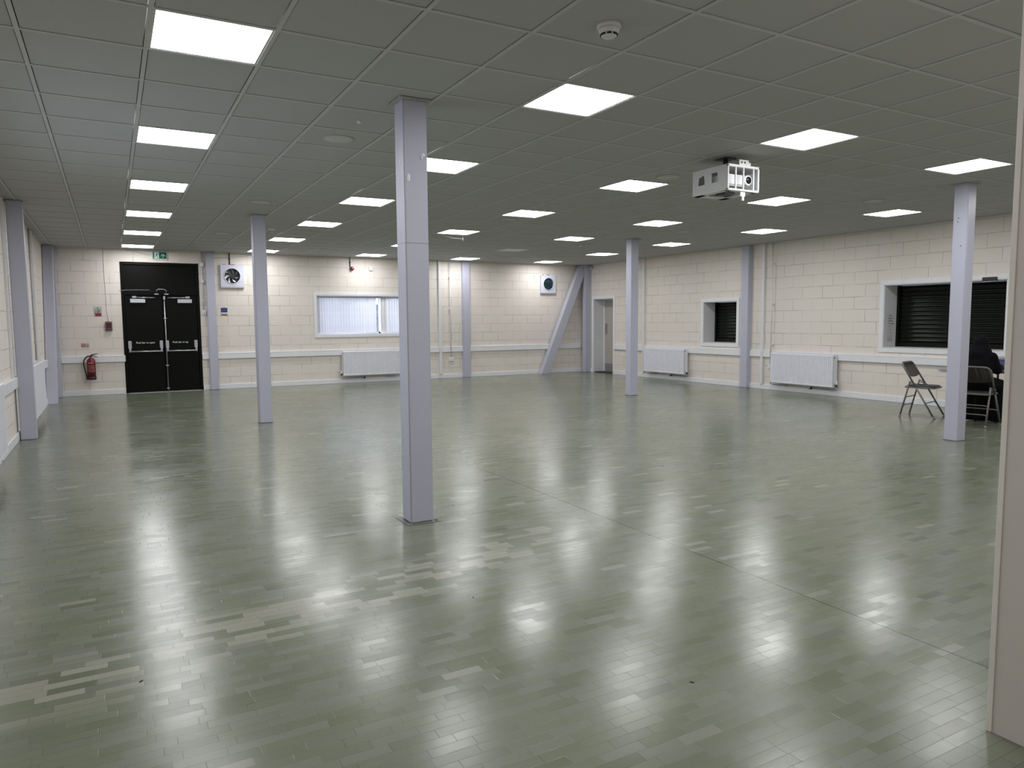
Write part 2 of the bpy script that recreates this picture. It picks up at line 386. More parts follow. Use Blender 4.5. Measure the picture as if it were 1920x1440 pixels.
for x in xs[1:-1]: tg.box(x - .012, x + .012, (PY if x > 2.4 else YF), YB, ZT, ZT + .006)
for k, y in enumerate(ys[1:-1]): tg.box(XL, (XR if y > PY else 2.4), y - .012, y + .012, ZT + .0006, ZT + .0066)
tg.box(XL, XL + .02, YF, YB, ZT, ZT + .005); tg.box(XR - .02, XR, PY, YB, ZT, ZT + .005)
for a, b in ((XL, 3.62), (4.18, XR)): tg.box(a, b, YB - .02, YB, ZT, ZT + .005)
struct(tg.build('trim_2', M_TEE))

# skirting boards
def skirt(name, segs, place):
    mb = MB()
    for a, b in segs:
        p = [place(a, 0.0), place(b, 0.022)]
        mb.box(min(p[0][0], p[1][0]), max(p[0][0], p[1][0]), min(p[0][1], p[1][1]), max(p[0][1], p[1][1]), 0.0, 0.105, bev=0.004)
    return struct(mb.build(name, M_WHITE))
skirt('baseboard_back', [(XL, DD[0] - 0.005), (DD[1] + 0.005, XR)], lambda a, d: (a, YB - d))
skirt('baseboard_right', [(PY, D2[0] - 0.06), (D2[1] + 0.06, YB)], lambda a, d: (XR - d, a))
skirt('baseboard_left', [(YF, YB)], lambda a, d: (XL + d, a))

# ------------------------------------------------------------------ ceiling light panels
ORD = ['nearest', 'second', 'third', 'fourth', 'fifth', 'farthest']
ROWN = ['row leading to the double doors', 'row ending beside the bladed wall fan', 'row ending above the blinded window', 'row ending above the lilac far wall column', 'row ending above the dark-disc wall fan']
lf = MB(); s_ = 0.288
for a, b, c, d in ((-s_, s_, -s_, -s_ + .012), (-s_, s_, s_ - .012, s_), (-s_, -s_ + .012, -s_, s_), (s_ - .012, s_, -s_, s_)): lf.box(a, b, c, d, -0.002, 0.03)
lfm = None; ldm = None; lum = None
for i, j in LIGHTS:
    unlit = (i, j) == (3, 4)
    lab = ('only unlit square ceiling panel, among the glowing ones before the far wall' if unlit else 'glowing square ceiling panel, %s of the %s' % (ORD[j], ROWN[i]) if j >= 0 else 'unseen glowing panel %s the start of the %s' % (('at', 'behind')[-1 - j], ROWN[i]))
    t = thing('ceiling_light', lab, 'ceiling light', (i * 2.4 + 0.3, j * 2.4 + 0.3, H), 0, 'square ceiling light panels')
    if lfm is None:
        o = lf.build('frame', M_TEE, t); lfm = o.data
        dq = MB().quad((-.277, -.277, 0), (-.277, .277, 0), (.277, .277, 0), (.277, -.277, 0)); 
        o = dq.build('diffuser', M_LED, t); ldm = o.data
    else:
        o = bpy.data.objects.new('frame', lfm); C.objects.link(o); o.parent = t
        me = ldm
        if unlit: me = ldm.copy(); me.materials[0] = M_UNLIT
        o = bpy.data.objects.new('diffuser', me); C.objects.link(o); o.parent = t

# ------------------------------------------------------------------ steel columns
def column(x0, x1, y0, y1, label, plate=0.012, daubs=(), name='steel_column', group='square steel columns'):
    cx, cy = (x0 + x1) / 2, (y0 + y1) / 2; hx, hy = (x1 - x0) / 2, (y1 - y0) / 2
    t = thing(name, label, 'column', (cx, cy, 0), 0, group)
    MB().box(-hx, hx, -hy, hy, 0.002, H - 0.006, bev=0.008, seg=2).build('shaft', M_COL, t)
    if plate: 
        p = MB(); p.box(-hx - plate, hx + plate, -hy - plate, hy + plate, 0.0, 0.003); p.build('base_plate', mat('dark_base_plate', (0.13, 0.14, 0.12), 0.4), t)['label'] = 'dark floor plate'
        p = MB(); k = 0.03
        p.box(-hx - k, hx + k, -hy - k, hy + k, H - 0.012, H - 0.004); p.build('ceiling_collar', M_TILE, t)
    return t
t = column(1.580, 1.755, 0.775, 0.950, 'thick lilac-grey steel column in the foreground, dented and daubed near the top', 0.04)
for (x, z, sx, sz) in ((0.055, 2.615, .012, .013), (-0.055, 2.45, .012, .03), (0.045, 2.60, .006, .02)):
    mb = MB(); mb.sphere((x, -0.0875, z), 1.0, (sx, .006, sz), 12); mb.build('filler_daub', M_WHITE, t)['label'] = 'white filler daub'
mb = MB(); mb.sphere((-0.0875, -0.02, 2.57), 1.0, (.006, .01, .018), 12); mb.build('filler_daub', M_WHITE, t)['label'] = 'white filler daub'
mb = MB(); mb.box(-.0885, .0885, -.0885, .0885, 2.005, 2.008); mb.box(-.087, -.08, -.0882, -.08, 0.0, 2.3); mb.build('weld_seam', mat('seam_grey', (0.33, 0.33, 0.36), 0.5), t)
mb = MB(); mb.box(.095, .12, -.10, -.07, 0.003, 0.006); mb.build('bolt_slot', M_DARK, t)
column(1.585, 1.760, 6.835, 7.010, 'lilac-grey free-standing steel column nearest the double doors and bladed fan')
column(8.450, 8.620, 6.960, 7.130, 'lilac-grey steel column standing mid-room before the white radiator below the serving hatches')
t = column(8.400, 8.560, 0.775, 0.940, 'lilac-grey steel column standing in front of the large serving hatch')
mb = MB()
for (y, z) in ((-0.02, 2.28), (0.02, 2.6), (0.025, 2.56)): mb.cyl((-0.0825, y, z), (-0.0815, y, z), 0.006, seg=10)
mb.build('bolt_hole', M_DARK, t)
# wall columns
column(-1.310, -1.140, 6.85, 7.02, 'grey steel column against the left wall', 0.0)
column(1.605, 1.780, 12.935, 13.11, 'grey steel column set in the far wall right beside the double doors', 0.0)
column(7.715, 7.915, 12.925, 13.1, 'lilac steel column set in the far wall beside the vertical white trunking', 0.0)
column(11.405, 11.70, 12.735, 12.905, 'grey steel column in the far right corner beside the recessed door', 0.0)
column(11.485, 11.70, 6.90, 7.10, 'grey steel column in the right wall between the two serving hatches', 0.0)
column(-1.34, -1.155, 12.80, 12.96, 'grey steel column in the far left corner behind the sloping brace', 0.0)
# sloping braces
def brace(name_label, pts, width_axis, half):
    (a0, z0), (a1, z1) = pts
    d = Vector((a1 - a0, 0, z1 - z0)); d.normalize(); n = Vector((d.z, 0, -d.x))
    return d, n
mb = MB(); hw = 0.125
mb.prism([(10.12 - hw, 0.0), (10.12 + hw, 0.0), (11.40 + hw, H - .006), (11.40 - hw, H - .006)], 12.80, 12.97)
tag(mb.build('steel_brace', M_COL, bevel=0.006), 'sloping lilac-grey steel brace leaning across the far wall beside a fan', 'brace', 'sloping steel braces')
mb = MB(); hw = 0.11
mb.prism([(11.60 - hw, 0.0), (11.60 + hw, 0.0), (12.74 + hw, H - .006), (12.74 - hw, H - .006)], -1.335, -1.165, plane='yz')
tag(mb.build('steel_brace', M_COL, bevel=0.006), 'sloping grey steel brace rising along the left wall into the corner', 'brace', 'sloping steel braces')

# ------------------------------------------------------------------ perimeter trunking at dado height and vertical runs
def trunk(wall, u0, u1, label, z0=0.672, z1=0.805):
    L_ = abs(u1 - u0); mid = (u0 + u1) / 2
    mb = MB(); mb.box(-L_ / 2, L_ / 2, -0.045, 0.0, -(z1 - z0) / 2, (z1 - z0) / 2, bev=0.004); mb.box(-L_ / 2, L_ / 2, -0.048, -0.04, (z1 - z0) / 2 - .016, (z1 - z0) / 2 - .012)
    return wmesh(mb, 'dado_trunking', M_WHITE, label, 'trunking', wall, mid, (z0 + z1) / 2, 'white dado trunking lengths')
trunk('back', -1.155, -0.012, 'white dado trunking length behind the fire extinguisher')
trunk('back', 1.468, 1.605, 'very short white dado trunking stub between double doors and wall column')
trunk('back', 1.780, 7.055, 'long white dado trunking passing under the blinded window')
trunk('back', 7.135, 7.715, 'short white dado trunking between vertical trunking and lilac wall column')
trunk('back', 7.915, 11.405, 'white dado trunking behind the sloping brace on the far wall')
trunk('right', 10.44, 11.645, 'short white dado trunking on the right wall beside the recessed door')
trunk('right', 7.10, 10.37, 'white dado trunking running below the small serving hatch')
trunk('right', 6.61, 6.90, 'short white dado trunking between wall column and vertical trunking')
trunk('right', PY, 6.54, 'long white dado trunking running below the large serving hatch')
trunk('left', 7.02, 11.74, 'white dado trunking on the left wall beyond the column')
trunk('left', YF, 6.85, 'white dado trunking on the left wall running up to the grey column')
def vtrunk(wall, u, w_, z0, z1, label, d=0.05):
    mb = MB(); mb.box(-w_ / 2, w_ / 2, -d, 0, -(z1 - z0) / 2, (z1 - z0) / 2, bev=0.003)
    return wmesh(mb, 'vertical_trunking', M_LINING, label, 'trunking', wall, u, (z0 + z1) / 2, 'vertical trunking runs')
vtrunk('back', 7.095, 0.07, 0.106, H - .008, 'vertical white trunking beside the lilac column on the far wall')
vtrunk('right', 10.405, 0.06, 0.106, H - .008, 'vertical white trunking between the recessed door and the nearest radiator to it')
vtrunk('right', 6.575, 0.06, 0.106, H - .008, 'vertical white trunking between the right wall column and the largest radiator')
vtrunk('left', 6.64, 0.06, 0.81, H - .008, 'slim vertical white trunking next to the grey left wall column', 0.03)
vtrunk('left', 10.2, 0.06, 0.81, H - .008, 'vertical white trunking coming down to the dado beyond the left wall radiator', 0.04)
def conduit(wall, u, z0, z1, label, r=0.011, d=0.014, m=None, clips=3, name='conduit'):
    mb = MB(); hz = (z1 - z0) / 2; mb.cyl((0, -d, -hz), (0, -d, hz), r, seg=10)
    for k in range(clips):
        z = -hz + (k + .5) / clips * 2 * hz; mb.box(-r * 1.6, r * 1.6, -d - r * 1.25, 0, z - .012, z + .012)
    return wmesh(mb, name, m or M_LINING, label, 'conduit', wall, u, (z0 + z1) / 2)
conduit('back', 7.375, 0.535, H - .008, 'thin cream conduit dropping to the socket on the far wall', d=0.06)
conduit('back', 1.532, 1.735, H - .008, 'white conduit running down beside the double doors')
conduit('back', 2.105, 2.725, H - .008, 'short dark conduit above the bladed wall fan', m=M_DARK, clips=1)
conduit('back', 4.80, 2.76, H - .008, 'short dark conduit above the red alarm sounder', m=M_DARK, clips=1)
conduit('right', 6.325, 0.525, H - .008, 'thin cream conduit dropping to the socket beside the largest radiator', d=0.06)
conduit('left', 9.95, 0.81, H - .008, 'thin dark conduit on the left wall beyond the column', m=M_GREYPL)
# small boxes on the walls
def wbox(wall, u, z, w_, h_, d, m, label, cat, name, bevel=0.004, extra=None):
    t = wthing(name, label, cat, wall, u, z)
    MB().box(-w_ / 2, w_ / 2, -d, 0, -h_ / 2, h_ / 2).build('housing', m, t, bevel)
    if extra: extra(t, d)
    return t
def sock(t, d):
    for s in (-1, 1):
        mb = MB(); mb.box(s * .035 - .004, s * .035 + .004, -d - .001, -d, .012, .022)
        for q in (-1, 1): mb.box(s * .035 + q * .011 - .004, s * .035 + q * .011 + .004, -d - .001, -d, -.012, -.004)
        mb.build('socket_holes', M_INK, t)
wbox('back', 7.395, 0.478, 0.142, 0.086, 0.035, M_WHITE, 'white double socket low on the far wall beside the lilac column', 'socket', 'wall_socket', extra=sock)
wbox('right', 6.34, 0.482, 0.146, 0.086, 0.035, M_WHITE, 'white double socket low on the right wall beside the largest radiator', 'socket', 'wall_socket', extra=sock)
wbox('back', 1.532, 2.715, 0.088, 0.08, 0.045, M_LINING, 'white junction box at the top corner of the double doors', 'junction box', 'junction_box')
wbox('back', 1.532, 2.36, 0.06, 0.06, 0.04, M_LINING, 'small white conduit box halfway up beside the double doors', 'junction box', 'conduit_box')
def rocker(t, d):
    MB().box(-.012, .012, -d - .006, -d, -.018, .018).build('rocker', M_GREYPL, t)
wbox('back', 1.548, 1.693, 0.075, 0.08, 0.035, M_WHITE, 'white light switch on the wall beside the double doors', 'switch', 'light_switch', extra=rocker)
wbox('back', 5.305, 2.728, 0.085, 0.085, 0.04, M_PLASTIC, 'small white sensor box above the blinded window', 'sensor', 'wall_sensor', bevel=0.01, extra=lambda t, d: MB().sphere((0, -d, -.01), .02, (1, .5, 1), 12).build('lens', M_LINING, t))
def vent_extra(t, d):
    mb = MB()
    for k in range(7): mb.sphere((-.08 + k * .0265, -d * .6, -.034), .007, seg=8)
    mb.build('fringe', M_PAPER, t)['label'] = 'row of pale beads along the lower edge'
wbox('right', 2.17, 2.04, 0.205, 0.055, 0.05, mat('dark_brown_wood', (0.03, 0.018, 0.016), 0.5), 'small dark wooden rack at the top of the large serving hatch', 'rack', 'wall_rack', extra=vent_extra)
wbox('right', 2.66, 0.622, 0.48, 0.042, 0.03, M_GREYPL, 'short grey trunking strip under the large serving hatch', 'trunking', 'grey_trunking')

# ------------------------------------------------------------------ radiators
def radiator(wall, u, width, z0, z1, label, flip=1, valve_side=-1):
    t = wthing('radiator', label, 'radiator', wall, u, 0.0, 'white panel radiators')
    hw = width / 2; D0, D1 = -0.055, -0.165
    n = max(8, int(round(width / 0.0417))); pitch = (width - .05) / n
    mb = MB(); prof = []
    x = -hw + .025
    for k in range(n):
        prof += [(x, 0), (x + pitch * .25, 0), (x + pitch * .38, .013), (x + pitch * .87, .013)]; x += pitch
    prof.append((hw - .025, 0)); 
    prof = [(-hw, .013)] + prof + [(hw, .013)]
    zs = [(z0, 0.012, 0), (z0 + .012, 0.0, 0), (z0 + .035, 0.0, 0), (z0 + .05, 0.0, 1), (z1 - .05, 0.0, 1), (z1 - .035, 0.0, 0), (z1 - .012, 0, 0), (z1, 0.012, 0)]
    bm = mb.bm; rows = []
    for (z, inset, fl) in zs: rows.append([bm.verts.new((px, D1 + inset + (0.013 - py if fl else 0.0), z)) for px, py in prof])
    for a in range(len(rows) - 1):
        for b in range(len(prof) - 1): bm.faces.new((rows[a][b], rows[a][b + 1], rows[a + 1][b + 1], rows[a + 1][b]))
    mb.box(-hw, hw, D1 + .012, D1 + .026, z0, z1)
    mb.build('front_panel', M_RAD, t)
    MB().box(-hw + .01, hw - .01, D0 - .014, D0, z0, z1, bev=.004).build('rear_panel', M_RAD, t)
    for s in (-1, 1): MB().box(s * hw - .004, s * hw + .004, D1 + .012, D0, z0 + .01, z1 - .004).build('side_panel', M_RAD, t)
    mb = MB(); mb.box(-hw, hw, D1 + .01, D1 + .02, z1 - .004, z1 + .002); mb.box(-hw, hw, D0 - .01, D0, z1 - .004, z1 + .002)
    k = -hw + .01
    while k < hw - .01: mb.box(k, k + .006, D1 + .02, D0 - .01, z1 - .006, z1 + .001); k += .018
    mb.build('top_grille', M_RAD, t)
    yc = (D0 + D1) / 2; sv = valve_side
    v = MB(); v.cyl((sv * (hw), yc, z0 + .045), (sv * (hw + .05), yc, z0 + .045), .011, seg=12); v.cyl((sv * (hw + .04), yc, z0 + .01), (sv * (hw + .04), yc, z0 + .06), .014, seg=12)
    v.build('valve_body', M_DARK, t)
    v = MB(); v.lathe([(.019, 0), (.021, .01), (.019, .06), (.012, .07)], (sv * (hw + .04), yc, z0 + .06), 14); v.build('valve_head', M_PLASTIC, t)['label'] = 'white thermostatic valve head'
    v = MB(); v.cyl((-sv * hw, yc, z0 + .04), (-sv * (hw + .035), yc, z0 + .04), .01, seg=10); v.cyl((-sv * (hw + .03), yc, z0 - .01), (-sv * (hw + .03), yc, z0 + .065), .015, seg=12); v.build('lockshield_valve', M_DARK, t)
    zp = 0.125
    p = MB(); p.tube([(sv * (hw + .04), yc, z0 + .01), (sv * (hw + .04), yc, zp + .015), (sv * (hw + .03), yc + .02, zp), (sv * hw * .25, yc + .05, zp), ], .0075); p.build('pipe', M_GREYPL, t)
    p = MB(); p.tube([(-sv * (hw + .03), yc, z0), (-sv * (hw + .03), yc, zp + .01), (-sv * (hw + .02), yc + .04, zp - .002), (-sv * hw * .5, yc + .05, zp - .002)], .0075); p.build('pipe', M_GREYPL, t)
    p = MB(); p.cyl((sv * hw * .25, yc + .05, zp - .03), (sv * hw * .25, yc + .05, zp + .02), .016, seg=12); p.cyl((sv * hw * .25, yc + .05, zp), (sv * hw * .25, yc - .01, zp - .02), .009, seg=10); p.build('drain_cock', M_DARK, t)
    for s in (-1, 1): MB().cyl((s * (hw + .003), D1 + .03, z1 - .05), (s * (hw + .007), D1 + .03, z1 - .05), .013, seg=12).build('vent_plug', M_DARK, t)
    for s in (-.6, .6): MB().box(s * hw - .02, s * hw + .02, D0, 0, z0 + .1, .655).build('wall_bracket', M_DARK, t)
    return t
radiator('back', 5.255, 1.44, 0.175, 0.765, 'white panel radiator under the window with blinds')
radiator('right', 9.495, 1.46, 0.165, 0.765, 'white panel radiator between mid-room column and small serving hatch', valve_side=1)
radiator('right', 5.50, 1.46, 0.165, 0.775, 'largest white radiator, below the bare wall between the serving hatches', valve_side=1)
radiator('left', 8.35, 1.9, 0.17, 0.90, 'tall white radiator on the left wall just beyond the grey column', valve_side=1)
radiator('left', 3.35, 2.1, 0.20, 0.90, 'tall white radiator on the left wall nearest the foreground', valve_side=-1)

# ------------------------------------------------------------------ double door in the back wall
door = thing('door_1', 'black-green double fire door with silver push bars', None, ((DD[0] + DD[1]) / 2, YB, 0)); struct(door)
hw = (DD[1] - DD[0]) / 2
mb = MB(); y0, y1 = -0.01, 0.10
mb.box(-hw, -hw + .055, y0, y1, 0, 2.735); mb.box(hw - .055, hw, y0, y1, 0, 2.735); mb.box(-hw + .055, hw - .055, y0, y1, 2.68, 2.735); mb.box(-hw + .055, hw - .055, y0 + .01, y1, 2.055, 2.14)
mb.build('door_frame', M_BLACK, door, .004)
MB().box(-hw + .05, hw - .05, 0.03, 0.07, 2.13, 2.69).build('transom_panel', M_BLACK, door)
MB().box(-hw, hw, -.01, .3, 0, .012).build('threshold', M_STEEL, door)
MB().box(-hw, hw, 0.105, .3, 0.0, 2.735).build('backing_panel', M_BLACK, door)
def leaf(x0, x1, first):
    xc = (x0 + x1) / 2; hw2 = (x1 - x0) / 2
    lf_ = MB().box(-hw2, hw2, 0, 0.045, 0, 2.035, bev=.003).build('door_leaf', M_BLACK, door, loc=(xc, 0.025, 0.015))
    s = 1 if first else -1      # hinge side: first leaf hinged left
    bx = -s * (hw2 - .24)
    # closer
    mb = MB(); mb.box(bx - .14, bx + .14, -.06, 0, 1.875, 1.955, bev=.006); mb.build('closer_body', mat('silver_closer', (0.55, 0.55, 0.6), 0.4), lf_)
    mb = MB(); mb.box(bx - s * .06 - .04, bx - s * .06 + .04, -.055, -.01, 1.975, 2.015); mb.tube([(bx - s * .04, -.045, 1.99), (bx + s * .12, -.07, 1.985), (bx + s * .33, -.03, 1.985)], .010); mb.build('closer_arm', M_STEEL, lf_)
    # push bar
    zb = 0.86
    for q in (-1, 1):
        mb = MB(); xx = q * (hw2 - .055)
        mb.box(xx - .032, xx + .032, -.055, 0, zb + .06, zb + .22, bev=.01); mb.box(xx - .02, xx + .02, -.10, -.03, zb - .02, zb + .08, bev=.006)
        mb.build('push_bar_bracket', M_GREYPL, lf_)
    mb = MB(); mb.cyl((-hw2 + .05, -.095, zb), (hw2 - .05, -.095, zb), .016, seg=12); mb.build('push_bar', M_STEEL, lf_)
    text_mesh('lettering', 'Push bar to open' if first else 'Push bar to op', 0.052, mat('glow_green_white', (0.80, 0.95, 0.88), 0.5), lf_, (0.0 if first else -.02, -.001, zb + .165), xs=0.98)['label'] = 'pale green-white lettering'
    if not first:
        mb = MB(); x = -hw2 + .035; mb.cyl((x, -.03, -.01), (x, -.03, 2.02), .011, seg=10)
        for z in (1.55, .55, .06): mb.box(x - .03, x + .03, -.045, 0, z - .01, z + .01)
        mb.box(x - .018, x + .018, -.05, 0, 1.945, 2.02); mb.build('vertical_bolt', M_STEEL, lf_)
    return lf_
leaf(-hw + .058, 0.012, True); leaf(0.018, hw - .058, False)
mb = MB(); mb.tube([(-.09, -.02, 2.12), (-.085, -.05, 2.16), (-.04, -.06, 2.175), (.05, -.06, 2.175), (.1, -.05, 2.15), (.09, -.02, 2.10)], .007)
mb.box(-.13, -.05, -.03, 0, 2.065, 2.085); mb.box(.06, .14, -.03, 0, 2.065, 2.085); mb.build('strike_hoop', M_GREYPL, door)

# ------------------------------------------------------------------ recessed door in the right wall
rd = thing('door_2', 'grey door in a deep white-lined recess', None, (XR, (D2[0] + D2[1]) / 2, 0), -PI / 2); struct(rd)
hw = (D2[1] - D2[0]) / 2; REC = 0.335
mb = MB()
mb.box(-hw - .07, -hw, -.015, .01, 0, D2[3]); mb.box(hw, hw + .07, -.015, .01, 0, D2[3]); mb.box(-hw - .07, hw + .07, -.015, .01, D2[3], D2[3] + .07)
mb.build('architrave', M_WHITE, rd, .003)
mb = MB(); mb.box(-hw, -hw + .012, -.01, REC, 0, D2[3]); mb.box(hw - .012, hw, -.01, REC, 0, D2[3]); mb.box(-hw, hw, -.01, REC, D2[3] - .012, D2[3]); mb.build('reveal_lining', M_LINING, rd)
mb = MB(); mb.box(-hw, -hw + .05, REC, REC + .06, 0, D2[3]); mb.box(hw - .05, hw, REC, REC + .06, 0, D2[3]); mb.box(-hw + .05, hw - .05, REC, REC + .06, D2[3] - .04, D2[3]); mb.build('door_frame', M_WHITE, rd)
lf2 = MB().box(-hw + .05, hw - .05, REC + .02, REC + .06, .02, D2[3] - .04).build('door_leaf', mat('grey_door_laminate', (0.46, 0.42, 0.38), 0.5), rd)
MB().box(-hw + .06, hw - .06, REC + .016, REC + .021, .03, .24).build('kick_plate', mat('grey_kick_plate', (0.24, 0.235, 0.23), 0.4), lf2)
MB().box(-hw + .07, -hw + .15, REC + .015, REC + .021, 1.06, 1.36).build('push_plate', mat('grey_push_plate', (0.22, 0.21, 0.2), 0.4), lf2)
MB().box(-hw, hw, .02, REC + .06, 0.0, .02).build('threshold', M_DARK, rd)
MB().box(-hw, hw, REC + .065, REC + .08, 0.0, D2[3]).build('backing_panel', M_DARK, rd)

# ------------------------------------------------------------------ windows and serving hatches
win = thing('window_1', 'white framed window with vertical blinds in the far wall', None, ((W1[0] + W1[1]) / 2, YB, (W1[2] + W1[3]) / 2)); struct(win)
hw, hh = (W1[1] - W1[0]) / 2, (W1[3] - W1[2]) / 2
def casing(root, hw, hh, wd, d=.018):
    mb = MB(); mb.box(-hw - wd, -hw, -d, .004, -hh - wd, hh + wd); mb.box(hw, hw + wd, -d, .004, -hh - wd, hh + wd); mb.box(-hw, hw, -d, .004, hh, hh + wd); mb.box(-hw, hw, -d, .004, -hh - wd, -hh)
    return mb.build('casing', M_WHITE, root, .002)
casing(win, hw, hh, .065)
mb = MB(); D = .2
mb.box(-hw, -hw + .008, -.01, D, -hh, hh); mb.box(hw - .008, hw, -.01, D, -hh, hh); mb.box(-hw, hw, -.01, D, hh - .008, hh); mb.build('reveal_lining', M_LINING, win)
MB().box(-hw, hw, -.012, D, -hh, -hh + .012).build('window_sill', M_WHITE, win)
mb = MB(); F = .05
for a, b in ((-hw, -hw + F), (hw - F, hw), (.235, .28)): mb.box(a, b, D - .05, D, -hh, hh)
mb.box(-hw, hw, D - .05, D, hh - F, hh); mb.box(-hw, hw, D - .05, D, -hh, -hh + F); mb.build('window_frame', M_WHITE, win)
for a, b in ((-hw + F, .235), (.28, hw - F)): MB().box(a, b, D - .025, D - .019, -hh + F, hh - F).build('glass_pane', M_GLASS, win)
# vertical blind: headrail plus hanging vanes (a gap at the mullion shows the outside)
bl = wthing('vertical_blind', 'white vertical blind hanging in the far wall window', 'blind', 'back', (W1[0] + W1[1]) / 2, (W1[2] + W1[3]) / 2)
MB().box(-hw + .01, hw - .01, .03, .075, hh - .055, hh - .018, bev=.003).build('headrail', M_GREYPL, bl)
vx = []; x = -hw + .05
while x < .135: vx.append(x); x += .0655
x = .305
while x < hw - .03: vx.append(x); x += .0655
for k, x in enumerate(vx):
    ang = math.radians(-57 + random.uniform(-4, 4)); wv = .089
    if x > .3 and x < .42: ang = math.radians(-6)
    zb_ = -hh + .035 + random.uniform(0, .008); zt = hh - .055
    bm = MB(); pts = []
    for q in range(7):
        s = (q / 6 - .5) * wv; bow = .016 * (1 - (2 * q / 6 - 1) ** 2)
        pts.append((s * math.cos(ang) - bow * math.sin(ang), .055 + s * math.sin(ang) * 1.0 + bow * math.cos(ang)))
    for q in range(6):
        (a, b), (c, d) = pts[q], pts[q + 1]
        bm.quad((a, b, zb_), (c, d, zb_), (c, d, zt), (a, b, zt))
    bmesh.ops.remove_doubles(bm.bm, verts=bm.bm.verts, dist=1e-6)
    bmesh.ops.solidify(bm.bm, geom=bm.bm.faces[:], thickness=0.0012)
    bm.build('vane', M_BLIND, bl, loc=(x, 0, 0))
mb = MB(); mb.box(.185, .234, D - .03, D - .027, -hh + .05, hh - .2); mb.build('outside_view_strip', mat('mottled_outside_view', (0.35, 0.35, 0.42), 0.6, var=0.75, scale=22), win)['label'] = 'mottled grey strip standing in for the view outside beside the mullion'  # added strip before the pane, stands in for objects outside

def hatch(n, W_, label):
    t = thing('window_%d' % n, label, None, (XR, (W_[0] + W_[1]) / 2, (W_[2] + W_[3]) / 2), -PI / 2); struct(t)
    hw, hh = (W_[1] - W_[0]) / 2, (W_[3] - W_[2]) / 2; D = .345
    casing(t, hw, hh, .075, .02)
    mb = MB(); mb.box(-hw, -hw + .012, -.01, D + .07, -hh, hh); mb.box(hw - .012, hw, -.01, D + .07, -hh, hh); mb.box(-hw, hw, -.01, D + .07, hh - .012, hh); mb.build('reveal_lining', M_LINING, t)
    MB().box(-hw, hw, -.02, D + .07, -hh, -hh + .016).build('counter_sill', mat('worn_white_sill', (0.6, 0.59, 0.58), 0.5, var=0.25, scale=25), t)
    return t, hw, hh, D
def shutter(W_, label, hw, hh, D):
    t = thing('roller_shutter', label, 'shutter', (XR, (W_[0] + W_[1]) / 2, (W_[2] + W_[3]) / 2), -PI / 2, 'dark roller shutters in the serving hatches')
    mb = MB(); bm = mb.bm; pitch = .075; z = -hh + .09; prof = []
    while z < hh - .0:
        for k in range(9):
            a = k / 9; prof.append((z + a * pitch, -.017 * math.sin(PI * min(1, a / .86)) if a < .86 else .002))
        z += pitch
    prof = [(z, y) for z, y in prof if z <= hh - .014]
    A = [bm.verts.new((-hw + .02, D + .03 + y, z)) for z, y in prof]; B = [bm.verts.new((hw - .02, D + .03 + y, z)) for z, y in prof]
    for k in range(len(A) - 1):
        f = bm.faces.new((A[k], B[k], B[k + 1], A[k + 1])); f.smooth = True
    mb.build('curtain', M_SHUT, t)
    MB().box(-hw + .02, hw - .02, D + .0, D + .045, -hh + .018, -hh + .095, bev=.004).build('bottom_rail', M_SHUT, t)
    for s in (-1, 1): MB().box(s * (hw - .0125), s * (hw - .06), D - .01, D + .05, -hh + .016, hh - .013).build('guide_rail', M_SHUT, t)
    mb = MB(); mb.box(.12, .19, D - .012, D, -hh + .035, -hh + .06); mb.build('lock', M_DARK, t); MB().box(.25, .29, D - .012, D, -hh + .03, -hh + .06).build('lock', M_DARK, t)
    MB().box(-hw + .012, hw - .012, D + .055, D + .065, -hh + .017, hh - .013).build('back_panel', M_DARK, t)
    return t
a = hatch(2, W2, 'small white framed serving hatch in the right wall'); shutter(W2, 'dark closed roller shutter in the small serving hatch', *a[1:])
a = hatch(3, W3, 'large white framed serving hatch in the right wall'); shutter(W3, 'dark closed roller shutter in the large serving hatch', *a[1:])
# notice taped on the reveal of the large hatch
nt_ = thing('paper_notice', 'white paper notices with black text on the large serving hatch reveal', 'notice', (XR + .165, W3[1] - .0125, 1.285))
MB().box(-.098, .098, -.0012, 0, -.25, .25).build('sheet', M_PAPER, nt_)
mb = MB()
def tl(z, w_, h_, x=0): mb.box(x - w_ / 2, x + w_ / 2, -.0018, -.001, z - h_ / 2, z + h_ / 2)
for z, w_, h_ in ((.21, .06, .012), (.135, .05, .01), (.03, .12, .003)): tl(z, w_, h_)
for z in (.165, .115):
    for k in range(6): tl(z, .014, .014, -.053 + k * .021)
for z in (.075,):
    for k in range(5): tl(z, .014, .012, -.05 + k * .022)
    tl(z - .004, .03, .02, .072)
for z, w_ in ((.005, .05), (-.025, .06), (-.05, .1), (-.09, .14), (-.12, .04), (-.15, .13), (-.175, .14), (-.19, .14), (-.205, .13), (-.22, .14), (-.235, .12)): tl(z, w_, .0035)
mb.build('printed_lines', mat('grey_black_ink', (0.06, 0.06, 0.065), 0.7), nt_)
# window in the left wall (outside the frame, lets in some daylight)
wl = thing('window_4', 'white framed window in the left wall', None, (XL, (W4[0] + W4[1]) / 2, (W4[2] + W4[3]) / 2), PI / 2); struct(wl)
hw, hh = (W4[1] - W4[0]) / 2, (W4[3] - W4[2]) / 2
casing(wl, hw, hh, .065)
mb = MB(); D = .2
for a, b in ((-hw, -hw + F), (hw - F, hw), (-.03, .03)): mb.box(a, b, D - .05, D, -hh, hh)
mb.box(-hw, hw, D - .05, D, hh - F, hh); mb.box(-hw, hw, D - .05, D, -hh, -hh + F); mb.build('window_frame', M_WHITE, wl)
for a, b in ((-hw + F, -.03), (.03, hw - F)): MB().box(a, b, D - .025, D - .019, -hh + F, hh - F).build('glass_pane', M_GLASS, wl)

